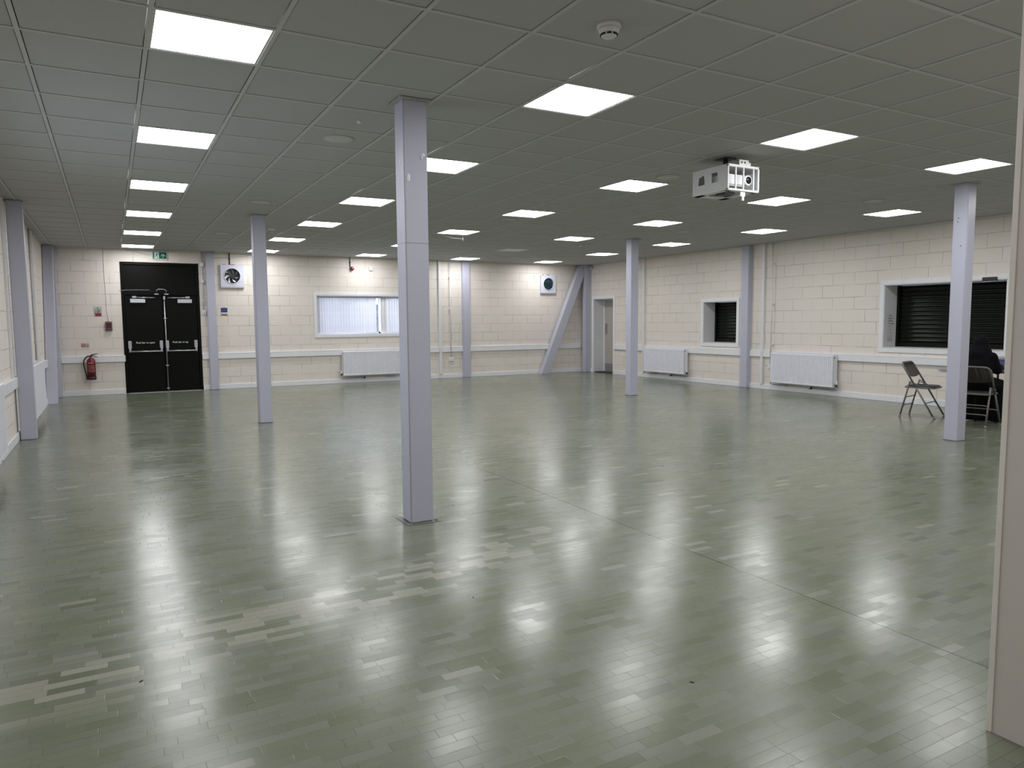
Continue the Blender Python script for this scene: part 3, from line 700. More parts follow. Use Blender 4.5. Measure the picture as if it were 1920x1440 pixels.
# ------------------------------------------------------------------ wall fans
def fan(u, z, label, closed):
    t = wthing('wall_fan', label, 'fan', 'back', u, z, 'square wall extractor fans')
    s = .241; r = .165
    mb = MB(); bm = mb.bm; n = 48; d0, d1 = -.06, 0.0
    inner, outer = [], []
    for k in range(n):
        a = 2 * PI * k / n + PI / 4; c, sn = math.cos(a), math.sin(a); m_ = max(abs(c), abs(sn))
        inner.append((r * c, r * sn)); outer.append((s * c / m_, s * sn / m_))
    V = lambda P, y: [bm.verts.new((px, y, pz)) for px, pz in P]
    oi, oo, bo, bi = V(inner, d0), V(outer, d0 + .004), V(outer, d1), V(inner, d1)
    for k in range(n):
        j = (k + 1) % n
        for p, q in ((oi, oo), (oo, bo), (bi, oi)): bm.faces.new((p[k], p[j], q[j], q[k]))
    mb.build('housing', M_FANP, t, .003)
    MB().ring(0, 0, r - .004, r + .012, d0 - .008, d0 + .01).build('bezel', M_FANP, t)
    mb = MB(); mb.cyl((0, -.002, 0), (0, -.001, 0), r, seg=40); mb.build('back_disc', M_SHAFT if closed else M_DARK, t)
    if closed:
        mb = MB()
        for k in range(5):
            zz = -.12 + k * .06; ww = math.sqrt(max(0, r * r - zz * zz)) * .97
            mb.box(-ww, ww, -.02, -.016, zz - .029, zz + .027, rot=Matrix.Rotation(math.radians(12), 3, 'X'))
        mb.build('louvre', M_SHAFT, t)
        mb = MB(); mb.cyl((0, -.05, 0), (0, -.02, 0), .03, seg=20); mb.build('hub', M_DARK, t)
        nb = 5
    else:
        mb = MB(); mb.cyl((0, -.052, 0), (0, -.01, 0), .045, .04, seg=24); mb.build('hub', M_DARK, t); nb = 7
    for k in range(nb):
        a0 = 2 * PI * k / nb + .35
        mb = MB(); bm = mb.bm; rows = []
        for q in range(7):
            f = q / 6; rr = .042 + f * (.152 - .042); sw = a0 + .45 * f * f; wd = (.026 + .02 * f) * (1 if not closed else .8)
            c, sn = math.cos(sw), math.sin(sw); tx, tz = -sn, c; tw = .022 - .012 * f
            rows.append([bm.verts.new((rr * c + tx * wd * e, -.032 + tw * e, rr * sn + tz * wd * e)) for e in (-.5, -.17, .17, .5)])
        for q in range(6):
            for e in range(3):
                f_ = bm.faces.new((rows[q][e], rows[q][e + 1], rows[q + 1][e + 1], rows[q + 1][e])); f_.smooth = True
        bmesh.ops.solidify(bm, geom=bm.faces[:], thickness=.002)
        mb.build('blade', M_CHROME if not closed else mat('blue_tinted_blade', (0.04, 0.085, 0.10), 0.2, metal=.5), t)
    MB().box(-.012, .022, d0 - .001, d0 + .005, -.212, -.206).build('badge', M_GREYPL, t)
    mb = MB()
    for x in (-.16, -.02, .03): mb.box(x - .02, x + .02, -.04, 0, .241, .252)
    mb.build('top_clip', M_DARK, t)
    MB().box(-s, s, -.055, 0, -s - .022, -s, bev=.002).build('drip_lip', M_GREYPL, t)
    return t
fan(2.145, 2.487, 'square white wall fan with bright blades near the double doors', False)
fan(10.33, 2.455, 'square white wall fan with dark blue disc beside the sloping brace', True)

# ------------------------------------------------------------------ exit sign
ex = wthing('exit_sign', 'green exit sign with running figure and arrow above the double doors', 'sign', 'back', 0.722, 2.884)
MB().box(-.153, .153, -.03, 0, -.092, .092, bev=.012, seg=3).build('frame', M_PLASTIC, ex)
MB().box(-.130, .130, -.033, -.028, -.068, .070).build('face', M_GREEN, ex)
mb = MB(); mb.box(-.098, -.012, -.0345, -.032, -.062, .062)
mb.box(.062, .070, -.0345, -.032, -.05, .0); mb.prism([(.066, .036), (.106, -.006), (.098, -.018), (.066, .014), (.034, -.018), (.026, -.006)], -.0345, -.032)
mb.prism([(.054, -.038), (.066, -.055), (.078, -.038)], -.0345, -.032)
mb.build('pictogram_white', mat('pale_green_white', (0.62, 0.78, 0.72), 0.4), ex)
mb = MB(); mb.cyl((-.042, -.036, .043), (-.042, -.0345, .043), .010, seg=16)
def limb(p, q, w0, w1):
    p, q = Vector(p), Vector(q); d = (q - p).normalized(); n = Vector((-d.y, d.x))
    mb.prism([tuple(p + n * w0), tuple(q + n * w1), tuple(q - n * w1), tuple(p - n * w0)], -.036, -.0345)
for p, q, w0, w1 in (((-.052, .028), (-.06, -.004), .008, .007), ((-.056, .027), (-.078, .016), .004, .004), ((-.078, .016), (-.094, .012), .004, .003), ((-.05, .024), (-.03, .012), .004, .004), ((-.03, .012), (-.014, .010), .004, .003),
                     ((-.06, -.002), (-.07, -.024), .007, .005), ((-.07, -.024), (-.088, -.036), .005, .004), ((-.06, -.002), (-.042, -.026), .007, .005), ((-.042, -.026), (-.034, -.06), .005, .004)): limb(p, q, w0, w1)
mb.build('running_figure', M_GREEN, ex)
mb = MB(); mb.cyl((0, -.015, .09), (0, -.015, H - 2.884 - .006), .007, seg=8); mb.build('stem', M_PLASTIC, ex)
mb = MB(); mb.tube([(-.17, -.015, -.0), (-.28, -.012, .015), (-.42, -.012, .05), (-.56, -.012, .085), (-.62, -.012, .1)], .004, 6)
wmesh(mb, 'cable', M_GREYPL, 'thin grey cable sagging from the exit sign to the ceiling', 'cable', 'back', 0.722, 2.884)
mb = MB(); mb.tube([(-.1, -.012, 2.87), (.2, -.012, 2.88), (.6, -.012, 2.935), (.85, -.012, 2.985)], .004, 6)
wmesh(mb, 'cable', M_GREYPL, 'thin grey cable sagging along the wall above the bladed fan', 'cable', 'back', 1.88, 0)
mb = MB(); mb.tube([(-.06, -.006, 2.145), (.0, -.02, 2.14), (.06, -.02, 2.155), (.5, -.018, 2.16)], .0035, 6)
wmesh(mb, 'cable', M_GREYPL, 'thin pale cable along the transom of the double doors', 'cable', 'back', 0.0, 0)

# ------------------------------------------------------------------ signs, call point, extinguisher, sounder
def sign(wall, u, z, w_, h_, label, build, m=None):
    t = wthing('wall_sign', label, 'sign', wall, u, z)
    MB().box(-w_ / 2, w_ / 2, -.004, 0, -h_ / 2, h_ / 2).build('board', m or M_PAPER, t)
    build(t); return t
def s_white(t):
    mb = MB(); mb.box(-.05, .06, -.005, -.004, -.098, -.035); mb.build('red_panel', M_REDINK, t)
    mb = MB(); mb.cyl((.0, -.005, .062), (.0, -.004, .062), .012, seg=12)
    for z, a in ((.03, .075), (.012, .07), (-.005, .06), (-.02, .07)): mb.box(-.02, -.02 + a, -.005, -.004, z - .004, z + .005)
    for z in (.03, .0, -.03): mb.box(-.052, -.04, -.005, -.004, z - .01, z + .01)
    mb.build('printed_lines', M_INK, t)
sign('back', -.466, 1.714, .15, .20, 'white notice with black text and red lower panel above the call point', s_white, mat('silver_sign_board', (0.52, 0.52, 0.50), .4))
def s_small(t):
    mb = MB()
    for k, (w_, s) in enumerate(((.02, 1), (.012, .8), (.018, 1), (.012, .9), (.01, .8), (.01, .8), (.012, .7))):
        mb.box(-.064 + k * .019, -.064 + k * .019 + w_ * .75, -.005, -.004, -.038, -.038 + .076 * s)
    mb.build('printed_blocks', M_BROWNINK, t)
sign('back', -.722, 1.026, .145, .098, 'small cream sign with red-brown print above the fire extinguisher', s_small, mat('cream_sign_board', (0.6, 0.52, 0.48), .5))
def s_blue(t):
    mb = MB(); mb.box(-.066, .066, -.006, -.003, -.018, .078, bev=.004); mb.build('blue_panel', M_BLUEINK, t)
    mb = MB(); mb.box(-.066, .066, -.006, -.003, -.088, -.055); mb.build('brown_strip', M_BROWNINK, t)
    mb = MB()
    for z, a in ((.045, .04), (.03, .05), (.015, .06)): mb.box(-a, a, -.0068, -.005, z - .002, z + .003)
    mb.build('printed_lines', mat('pale_blue_ink', (0.12, 0.16, 0.36), .5), t)
    mb = MB(); mb.cyl((0, -.01, .095), (0, 0, .095), .008, seg=10); mb.build('hanging_hook', M_DARK, t)
sign('back', 1.955, 1.71, .135, .18, 'small white sign with navy panel and brown strip under a fan', s_blue)
cp = wthing('fire_call_point', 'dark red fire call point box beside the double doors', 'call point', 'back', -.283, 1.417)
MB().box(-.062, .062, -.05, 0, -.098, .088, bev=.008).build('cover', mat('dull_maroon_plastic', (0.16, 0.085, 0.09), .35), cp)
MB().box(-.04, .042, -.056, -.04, -.045, .055).build('window_panel', mat('dark_red_plastic', (0.06, 0.012, 0.018), .3), cp)
MB().box(-.06, .064, -.056, -.03, -.098, -.08).build('bottom_lip', mat('dark_red_plastic', (0.06, 0.012, 0.018), .3), cp)
mb = MB(); mb.tube([(.0, -.008, .09), (-.005, -.008, .2), (-.02, -.008, .35), (-.018, -.008, .6), (-.025, -.008, .9), (-.03, -.008, 1.2), (-.028, -.008, H - 1.417 - .008)], .0055, 6)
wmesh(mb, 'cable', M_LINING, 'wavy cream cable dropping from the ceiling to the call point', 'cable', 'back', -.283, 1.417)

fe = wthing('fire_extinguisher', 'red fire extinguisher with black hose hung beside the double doors', 'fire extinguisher', 'back', -.632, 0.33)
yc = -.13; r = .078
MB().lathe([(r, 0.055), (r, .36), (r * .92, .40), (r * .6, .432), (.025, .445), (.025, .465)], (0, yc, 0)).build('cylinder', M_RED, fe)
MB().lathe([(r * .96, 0.0), (r + .003, .008), (r + .003, .06), (r, .062)], (0, yc, 0)).build('base_ring', M_DARK, fe)
mb = MB(); mb.box(-.016, .02, yc - .016, yc + .016, .46, .495); mb.prism([(-.01, .495), (.02, .49), (.13, .52), (.13, .53), (.01, .515)], yc - .012, yc + .012); mb.prism([(.0, .485), (.12, .458), (.12, .468), (.01, .497)], yc - .012, yc + .012)
mb.build('valve_handle', M_DARK, fe)
mb = MB(); mb.tube([(-.015, yc, .478), (-.05, yc, .48), (-.095, yc, .45), (-.125, yc - .01, .39), (-.132, yc - .01, .32), (-.12, yc - .01, .22), (-.10, yc - .01, .13), (-.085, yc - .01, .06)], .013); mb.cyl((-.087, yc - .01, .075), (-.082, yc - .01, .01), .018, .022); mb.box(-.1, -.05, yc - .02, yc + .02, .03, .045); mb.build('hose', M_DARK, fe)
# printed label wraps the front of the cylinder
mb = MB()
def lab_row(z, h_, a0, a1, n=6, rr=r + .0008):
    bm = mb.bm; P = []
    for k in range(n + 1):
        a = math.radians(a0 + (a1 - a0) * k / n) - PI / 2; P.append((rr * math.cos(a), yc + rr * math.sin(a)))
    for k in range(n): mb.quad((P[k][0], P[k][1], z), (P[k + 1][0], P[k + 1][1], z), (P[k + 1][0], P[k + 1][1], z + h_), (P[k][0], P[k][1], z + h_))
for k in range(6): lab_row(.33, .022, -42 + k * 12, -33 + k * 12, 2)
for z in (.29, .27, .25, .235, .215, .195, .175, .16): 
    a = -45
    while a < 40:
        b = a + random.uniform(8, 22); lab_row(z, .007, a, min(b, 45), 2); a = b + 6
mb.build('printed_label', mat('pale_pink_print', (0.5, 0.25, 0.24), .5), fe)
MB().box(-.02, .02, yc + r - .006, -.046, .25, .42).build('wall_hook', M_DARK, fe)

bs = wthing('alarm_sounder', 'round red alarm sounder above the blinded window', 'alarm', 'back', 4.84, 2.722)
mb = MB(); mb.cyl((0, -.03, 0), (0, 0, 0), .05, seg=24); mb.build('base', M_PLASTIC, bs)
mb = MB(); mb.cyl((0, -.075, 0), (0, -.03, 0), .042, .05, seg=24); mb.sphere((0, -.075, 0), .042, (1, .35, 1), 20); mb.build('sounder_head', M_RED, bs)
mb = MB(); mb.sphere((.005, -.09, .003), .012, (1, .5, 1), 12); mb.build('lens', mat('pale_pink_lens', (0.6, 0.35, 0.35), .2), bs)

# cctv camera on the corner column
cc = thing('security_camera', 'white security camera at the top of the far right corner column', 'camera', (11.56, 12.735, 2.93))
MB().box(-.03, .03, -.035, 0, -.03, .055, bev=.008).build('mount', M_GREYPL, cc)
MB().sphere((0, -.06, -.012), .05, (1, 1, 1), 20).build('housing', M_PLASTIC, cc)
MB().sphere((-.02, -.10, -.018), .017, seg=14).build('lens', M_DARK, cc)

# ------------------------------------------------------------------ ceiling fittings
def speaker(x, y, label):
    t = thing('ceiling_speaker', label, 'speaker', (x, y, H), 0, 'round ceiling speakers')
    MB().lathe([(.125, .001), (.125, -.004), (.115, -.008), (.0005, -.008)], seg=32).build('grille', M_SPEAKER, t)
    MB().lathe([(.135, .001), (.135, -.006), (.124, -.0075)], seg=32).build('rim', M_TILE, t)
speaker(1.5, 2.1, 'round grey ceiling speaker nearest the tiny white dome sensor')
speaker(1.5, 5.7, 'round grey ceiling speaker just before the column near the double doors')
speaker(1.5, 9.3, 'round grey ceiling speaker nearest the double doors')
speaker(5.1, 2.1, 'round grey ceiling speaker beside the caged projector')
speaker(5.1, 5.7, 'round grey ceiling speaker in mid-ceiling behind the foreground column')
speaker(8.6, 2.1, 'round grey ceiling speaker nearest the large serving hatch')
speaker(8.6, 5.7, 'round grey ceiling speaker above the mid-room column')
speaker(5.1, 9.3, 'round grey ceiling speaker nearest the lilac far wall column')
def detector(x, y, label, r=.052):
    t = thing('smoke_detector', label, 'smoke detector', (x, y, H), 0, 'ceiling smoke detectors')
    MB().lathe([(r * 1.08, .001), (r * 1.08, -.018), (r, -.022)], seg=30).build('base', M_PLASTIC, t)
    MB().lathe([(r * .98, -.02), (r * .95, -.036), (r * .72, -.048), (r * .70, -.060), (r * .6, -.064)], seg=30).build('head', M_PLASTIC, t)
    mb = MB()
    for k in range(8):
        a = 2 * PI * k / 8 + .2; mb.box(r * .71 - .004, r * .71 + .004, -.012, .012, -.059, -.049)
        tmp = [v for v in mb.bm.verts][-8:]; bmesh.ops.rotate(mb.bm, cent=(0, 0, 0), matrix=Matrix.Rotation(a, 3, 'Z'), verts=tmp)
    mb.build('smoke_slot', M_INK, t)
    MB().sphere((r * .5, -r * .62, -.037), .004, seg=8).build('indicator', M_INK, t)
    return t
detector(2.105, -.87, 'white smoke detector nearest the camera', .058)
detector(2.13, 8.32, 'white smoke detector just right of the column near the double doors')
detector(8.3, 8.42, 'white smoke detector near the far right corner')
t = thing('ceiling_sensor', 'tiny white dome sensor beside the nearest ceiling speaker', 'sensor', (1.5, 1.5, H)); MB().lathe([(.025, .001), (.022, -.01), (.012, -.018), (.001, -.02)], seg=18).build('dome', M_PLASTIC, t)
mb = MB(); mb.tube([(5.37, 7.9, H - .002), (5.37, 7.9, H - .05), (5.372, 7.9, H - .1)], .004, 6); mb.tube([(5.37, 7.9, H - .06), (5.2, 7.95, H - .05), (5.0, 8.0, H - .003)], .003, 6)
tag(mb.build('hanging_wire', M_PLASTIC), 'loose white wire dangling below a mid-room ceiling panel', 'wire')

# projector in its wall-mount security cage, hung from the ceiling
PXC, PYC, PZ0, PZ1 = 5.0, 1.165, 2.648, 2.885
cg = thing('projector_cage', 'white steel security cage around the ceiling projector', 'cage', (PXC, PYC, PZ1))
wx, ly, hz = .2, .23, PZ1 - PZ0
side = [(-ly, -hz), (ly, -hz), (ly, 0), (-ly, 0)]
def side_panel(x0, x1):
    """side sheet in the yz plane with two skewed openings"""
    mb = MB(); bm = mb.bm
    outer = [(-ly, -hz), (ly, -hz), (ly, 0.0), (-ly, 0.0)]
    holes = [[(-.115, -.145), (-.02, -.145), (-.02, -.055), (-.095, -.055)], [(.06, -.145), (.155, -.145), (.145, -.075), (.08, -.055)]]
    for x in (x0, x1):
        edges = []
        for loop in [outer] + holes:
            vv = [bm.verts.new((x, a, b)) for a, b in loop]
            edges += [bm.edges.new((vv[k], vv[(k + 1) % 4])) for k in range(4)]
        bmesh.ops.triangle_fill(bm, edges=edges, use_beauty=True)
    for loop in [outer] + holes:
        for k in range(4):
            (a, b), (c, d) = loop[k], loop[(k + 1) % 4]; mb.quad((x0, a, b), (x1, a, b), (x1, c, d), (x0, c, d))
    bmesh.ops.remove_doubles(bm, verts=bm.verts, dist=1e-6)
    return mb
for s, nm in ((-1, 'side_panel'), (1, 'side_panel')): side_panel(s * wx - .002, s * wx + .002).build(nm, M_PLASTIC, cg)
MB().box(-wx, wx, -ly + .02, ly, -.004, 0).build('top_panel', M_PLASTIC, cg)
mb = MB(); mb.box(-wx, wx, -ly, -ly + .06, -hz, -hz + .004); mb.box(-wx, wx, ly - .12, ly, -hz, -hz + .004); mb.box(-wx, -wx + .07, -ly, ly, -hz, -hz + .004); mb.box(wx - .07, wx, -ly, ly, -hz, -hz + .004); mb.build('bottom_panel', M_PLASTIC, cg)
MB().box(-wx, wx, ly - .004, ly, -hz, 0).build('rear_panel', M_PLASTIC, cg)
mb = MB(); e = .018
mb.box(-wx - .004, wx + .004, -ly - .006, -ly + .02, -e - .004, .002, bev=.004); mb.box(-wx - .004, wx + .004, -ly - .006, -ly + .02, -hz - .002, -hz + e, bev=.004)
mb.box(-wx - .004, -wx + .012, -ly - .006, -ly + .02, -hz, 0, bev=.004); mb.box(wx - .012, wx + .004, -ly - .006, -ly + .02, -hz, 0, bev=.004); mb.build('front_frame', M_PLASTIC, cg)
for x in (-.1, -.0, .13): MB().box(x - .006, x + .006, -ly - .004, -ly + .008, -hz + .01, -.01).build('front_bar', M_PLASTIC, cg)
mb = MB(); mb.box(-.06, .06, -ly - .004, -ly + .002, .0, .05); mb.box(.06, .09, -ly, -ly + .03, .0, .03); mb.build('top_bracket', M_PLASTIC, cg)
mb = MB()
for x in (-.03, .01): mb.cyl((x, -ly - .0055, .026), (x, -ly - .004, .026), .010, seg=12)
mb.build('bracket_hole', M_INK, cg)
mb = MB(); mb.box(-.03, .03, -ly + .005, -ly + .012, -hz - .045, -hz); mb.box(-.012, .012, -ly, -ly + .012, -hz - .085, -hz - .045); mb.build('latch_tab', M_PLASTIC, cg)
mb = MB(); mb.box(-.06, .06, .0 - .06, .06, .02, .04); mb.cyl((0, 0, 0), (0, 0, H - PZ1 - .006), .024, seg=16); mb.box(-.07, .07, -.07, .07, H - PZ1 - .014, H - PZ1 - .004); mb.build('ceiling_mount', M_DARK, cg)
pj = thing('projector', 'white projector with a dark lens inside the ceiling cage', 'projector', (PXC, PYC, PZ0 + .06))
MB().box(-.155, .155, -.17, .13, 0, .105, bev=.012, seg=3).build('body', M_PLASTIC, pj)
mb = MB(); mb.cyl((.1, -.198, .055), (.1, -.15, .055), .047, .05, seg=28); mb.build('lens_ring', M_PLASTIC, pj)
mb = MB(); mb.cyl((.1, -.2, .055), (.1, -.196, .055), .034, seg=28); mb.sphere((.1, -.198, .055), .026, (1, .3, 1), 18); mb.build('lens', mat('lens_glass', (0.008, 0.008, 0.012), .08), pj)
mb = MB()
for k in range(6): mb.box(-.157, -.154, -.1 + k * .03, -.085 + k * .03, .02, .085)
mb.build('side_vent', M_GREYPL, pj)
mb = MB(); mb.box(-.06, .06, -.06, .06, -.056, 0); mb.build('mounting_foot', M_DARK, pj)

# ------------------------------------------------------------------ folding chairs
def chair(x, y, a, label, s=1.0):
    t = thing('folding_chair', label, 'chair', (x, y, 0), a, 'grey metal folding chairs')
    W = .215; r = .0125
    ff, bt, ZT_ = .235, -.235, .80
    fz = lambda z: ff + (bt - ff) * z / ZT_
    for sd in (-1, 1):
        l = MB().tube([(fz(.015), sd * W, .015), (fz(.44), sd * W, .44)], r).build('leg', M_TAUPE, t)
        MB().cyl((ff, sd * W, 0), (fz(.03), sd * W, .03), .0155, seg=12).build('rubber_foot', M_RUBBER, l)
        l = MB().tube([(-.238, sd * (W - .026), .015), (-.115, sd * (W - .026), .53)], r * .95).build('leg', M_TAUPE, t)
        MB().cyl((-.242, sd * (W - .026), 0), (-.236, sd * (W - .026), .03), .0155, seg=12).build('rubber_foot', M_RUBBER, l)
        mb = MB(); mb.tube([(-.115, sd * (W - .026), .525), (fz(.50), sd * (W - .004), .50)], .007); mb.tube([(-.12, sd * (W - .026), .50), (.0, sd * (W - .015), .46)], .007); mb.cyl((fz(.5), sd * (W - .03), .5), (fz(.5), sd * (W + .016), .5), .012, seg=10); mb.build('hinge_link', M_TAUPE, t)
    # upper hoop
    R = .07; pts = [(fz(.44), -W, .44), (fz(ZT_ - R), -W, ZT_ - R)]
    for k in range(1, 8):
        q = PI / 2 * k / 8; z = ZT_ - R + R * math.sin(q); pts.append((fz(z), -W + R - R * math.cos(q), z))
    pts.append((bt, -W + R, ZT_))
    full = pts + [(p[0], -p[1], p[2]) for p in reversed(pts)]
    MB().tube(full, r).build('back_frame', M_TAUPE, t)
    # backrest sheet
    mb = MB(); bm = mb.bm; n = 14; top, bot = [], []
    for k in range(n + 1):
        v = -1 + 2 * k / n; yy = v * (W - .004)
        zt = ZT_ - .004 if abs(yy) < W - R else ZT_ - R + math.sqrt(max(0, R * R - (abs(yy) - (W - R)) ** 2)) - .004
        zb = .585 + .035 * abs(v) ** 3; cv = -.022 * (1 - v * v)
        zt = max(zt, zb + .01)
        top.append(bm.verts.new((fz(zt) + cv, yy, zt))); bot.append(bm.verts.new((fz(zb) + cv, yy, zb)))
    for k in range(n):
        f = bm.faces.new((bot[k], bot[k + 1], top[k + 1], top[k])); f.smooth = True
    bmesh.ops.solidify(bm, geom=bm.faces[:], thickness=.004)
    mb.build('backrest', M_TAUPE, t)
    # seat
    sw = W - .02
    poly = [(-.195, -sw + .03), (-.17, -sw), (.14, -sw), (.19, -sw + .03), (.215, -sw + .08), (.215, sw - .08), (.19, sw - .03), (.14, sw), (-.17, sw), (-.195, sw - .03)]
    st = MB().prism(poly, .428, .452, plane='xy').build('seat', M_TAUPE, t, .004)
    MB().prism([(p[0] * .9 + .002, p[1] * .9) for p in poly], .450, .468, plane='xy').build('seat_pad', M_VINYL, st, .008)
    for (za, ax) in ((.29, 'r'), (.17, 'r'), (.22, 'f')):
        if ax == 'r': xx = -.238 + (.123) * (za - .015) / .515; ww = W - .026
        else: xx = fz(za); ww = W
        MB().tube([(xx, -ww, za - .02), (xx, -ww + .02, za - .004), (xx, -ww + .05, za), (xx, ww - .05, za), (xx, ww - .02, za - .004), (xx, ww, za - .02)], .0075).build('crossbar', M_TAUPE, t)
    return t
chair(10.19, 2.30, -1.344, 'empty grey metal folding chair below the large serving hatch')
chair(9.934, 1.395, .173, 'grey metal folding chair with the person in black sitting on it')

# ------------------------------------------------------------------ table by the hatch
tx0, tx1, ty0, ty1, tz = 10.47, 11.17, 0.25, 1.86, .735
tb_ = thing('table', 'grey folding table in front of the person in black', 'table', ((tx0 + tx1) / 2, (ty0 + ty1) / 2, 0)); hx, hy = (tx1 - tx0) / 2, (ty1 - ty0) / 2
MB().box(-hx, hx, -hy, hy, tz - .03, tz, bev=.004).build('tabletop', M_TABLE, tb_)
MB().box(-hx + .05, hx - .05, -hy + .08, hy - .08, tz - .06, tz - .03).build('apron', M_GREYPL, tb_)
for sy in (-1, 1):
    for sx in (-1, 1): MB().cyl((sx * (hx - .08), sy * (hy - .12), 0), (sx * (hx - .08), sy * (hy - .12), tz - .03), .014, seg=12).build('leg', M_DARK, tb_)
    mb = MB(); mb.tube([(-hx + .08, sy * (hy - .12), .3), (hx - .08, sy * (hy - .12), .3)], .010); mb.tube([(0, sy * (hy - .12), .3), (0, sy * .25, tz - .035)], .008); mb.build('brace', M_DARK, tb_)
bx = thing('storage_box', 'blue-grey plastic box on the table beyond the person in black', 'box', (10.95, 1.37, tz))
mb = MB(); mb.prism([(-.17, .0), (.17, .0), (.19, .115), (-.19, .115)], -.28, .28); mb.build('tub', M_BLUEBOX, bx, .008)
MB().box(-.2, .2, -.295, .295, .112, .13, bev=.004).build('lid', M_BLUEBOX, bx)
tag(MB().box(-.13, .13, -.17, .17, 0, .012, bev=.003).build('dark_folder', M_DARK, loc=(10.60, 1.36, tz)), 'dark flat folder on the table under the hand of the person in black', 'folder')

# ------------------------------------------------------------------ seated person
def blob(name, chains, m, parent, voxel=.012, smooth=6, sc=None, cutz=None):
    """one continuous surface grown round tapered bones"""
    bm = bmesh.new()
    for ch in chains:
        p0, r0, p1, r1 = Vector(ch[0]), ch[1], Vector(ch[2]), ch[3]; sy = ch[4] if len(ch) > 4 else (1, 1, 1)
        n = max(2, int((p1 - p0).length / (max(min(r0, r1), .006) * .45)) + 1)
        for k in range(n + 1):
            f = k / n; r = r0 + (r1 - r0) * f
            g_ = bmesh.ops.create_icosphere(bm, subdivisions=2, radius=r); bmesh.ops.scale(bm, vec=sy, verts=g_['verts']); bmesh.ops.translate(bm, vec=p0 + (p1 - p0) * f, verts=g_['verts'])
    if cutz is not None:
        for v in bm.verts: v.co.z = max(v.co.z, cutz)
    me = bpy.data.meshes.new('t'); bm.to_mesh(me); bm.free()
    t_ = bpy.data.objects.new('t', me); C.objects.link(t_)
    r_ = t_.modifiers.new('r', 'REMESH'); r_.mode = 'VOXEL'; r_.voxel_size = voxel; r_.use_smooth_shade = True
    s2 = t_.modifiers.new('s', 'SMOOTH'); s2.iterations = smooth; s2.factor = .5
    dg = bpy.context.evaluated_depsgraph_get(); me2 = bpy.data.meshes.new_from_object(t_.evaluated_get(dg)); bpy.data.objects.remove(t_); bpy.data.meshes.remove(me)
    for p in me2.polygons: p.use_smooth = True
    me2.materials.clear(); me2.materials.append(m)
    o = bpy.data.objects.new(name, me2); C.objects.link(o); o.parent = parent
    return o
ps = thing('person', 'person in black gown and head covering seated with back to the camera', 'person', (10.085, 1.495, 0), .173)
S = 1
pel, wst, chs, nek, hed = (-.04, 0, .56), (-.03, 0, .70), (.035, 0, .87), (.075, 0, .985), (.115, 0, 1.075)
body = [(pel, .135, wst, .115, (1, 1.2, 1)), (wst, .115, chs, .115, (.95, 1.3, 1)), (chs, .10, nek, .05, (1, 1.2, 1)), (nek, .045, (.095, 0, 1.04), .045), (hed, .082, (.10, 0, 1.10), .085, (1.1, .9, 1.15)),
        ((.185, 0, 1.035), .03, (.17, 0, 1.02), .035), ((.205, 0, 1.075), .010, (.212, 0, 1.058), .013)]
for s in (-1, 1):
    sh, el, wr = (.04, s * .16, .925), (.10, s * .205, .735), (.43, s * .15, .775)
    body += [((.035, s * .08, .93), .055, sh, .055), (sh, .052, el, .040), (el, .038, wr, .026)]
    pm = (.52, s * .135, .765)
    body += [(wr, .024, pm, .024, (1, 1.35, .6))]
    for k, (dy, ln) in enumerate(((-.033, .055), (-.011, .068), (.011, .064), (.032, .048))):
        b0 = (.545, s * .135 + dy * .95, .765); b1 = (.545 + ln * .6, s * .135 + dy * 1.1, .770); b2 = (.545 + ln, s * .135 + dy * 1.1, .752)
        body += [(b0, .0095, b1, .0085), (b1, .0085, b2, .0072)]
    th0 = (.475, s * .135 - s * .035, .762); th1 = (.515, s * .135 - s * .068, .758); th2 = (.545, s * .135 - s * .07, .752)
    body += [(th0, .011, th1, .010), (th1, .010, th2, .0085)]
    hip, kn, an, to = (.0, s * .095, .545), (.41, s * .14, .52), (.40, s * .14, .09), (.54, s * .15, .035)
    body += [(hip, .085, kn, .058), (kn, .055, an, .036), (an, .038, to, .030)]
bd = blob('body', body, M_SKIN, ps, voxel=.0075, smooth=3)
for s in (-1, 1):
    MB().sphere((.195, s * .032, 1.083), .012, seg=12).build('eye', mat('eye_white', (.7, .68, .65), .2), bd)
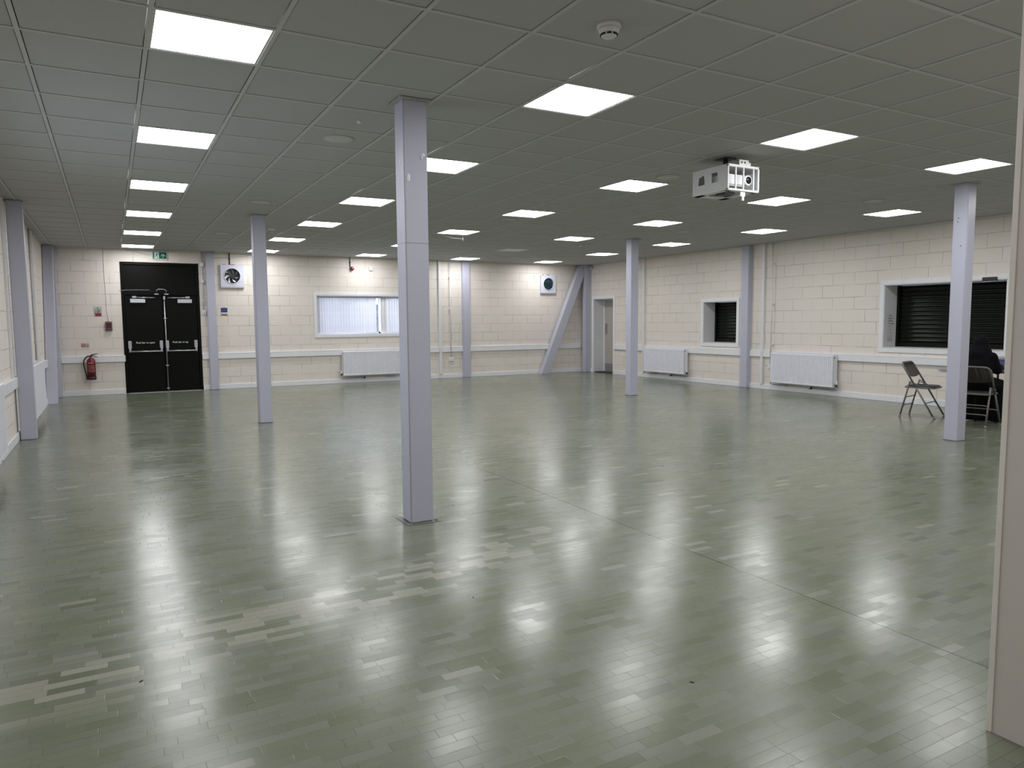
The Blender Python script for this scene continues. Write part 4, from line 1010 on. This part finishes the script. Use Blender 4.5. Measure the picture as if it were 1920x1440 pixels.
gown = [(pel, .185, wst, .15, (1, 1.22, 1)), (wst, .15, chs, .15, (.95, 1.34, 1)), (chs, .135, nek, .075, (1, 1.35, 1))]
for s in (-1, 1):
    sh, el, wr = (.04, s * .155, .915), (.095, s * .21, .735), (.40, s * .15, .775)
    gown += [((.035, s * .08, .925), .075, sh, .075), (sh, .074, el, .06), (el, .06, wr, .042)]
    hip, kn = (.02, s * .11, .55), (.43, s * .16, .50)
    gown += [(hip, .125, kn, .095), (kn, .095, (.42, s * .16, .1), .12), ((.28, s * .15, .42), .10, (.30, s * .16, .1), .13), ((.42, s * .05, .40), .09, (.43, s * .05, .08), .11)]
gown += [((.2, 0, .5), .1, (.43, 0, .46), .09), ((.2, 0, .42), .08, (.25, .0, .1), .1)]
gw = blob('gown', gown, M_CLOTH, ps, voxel=.016, smooth=8, cutz=.012); gw['label'] = 'long black gown'
hood = [((.1, 0, 1.11), .104, (.085, 0, 1.08), .108, (1.0, .93, 1.0)), ((.085, 0, 1.09), .105, (.065, 0, 1.02), .105, (1.02, .95, 1.02)), ((.06, 0, 1.02), .105, (.02, 0, .93), .13, (1, 1.15, 1)), ((.02, 0, .93), .12, (.0, 0, .84), .14, (.85, 1.3, 1)), ((.09, -.05, 1.0), .08, (.06, -.08, .9), .1), ((.09, .05, 1.0), .08, (.06, .08, .9), .1)]
hd = blob('head_covering', hood, M_CLOTH, ps, voxel=.013, smooth=6); hd['label'] = 'black head covering'

# ------------------------------------------------------------------ scraps on the floor
for x, y, r, lab in ((-.21, -.83, .5, 'dark scrap on the floor just below the band of paler blocks'), (1.36, -.70, 1.2, 'dark scrap on plain green blocks between foreground column and beige wall end'), (1.73, -1.95, 2.0, 'dark scrap on the floor nearest the beige wall end'), (2.06, 1.10, .3, 'dark scrap on the floor closest to the base of the foreground column')):
    mb = MB(); mb.prism([(-.009, -.002), (.0, -.004), (.010, .0), (.003, .004), (-.006, .003)], 0.0, .0025, plane='xy')
    tag(mb.build('floor_scrap', M_INK, loc=(x, y, 0.0), rz=r), lab, 'scrap', 'scraps of dirt on the floor')
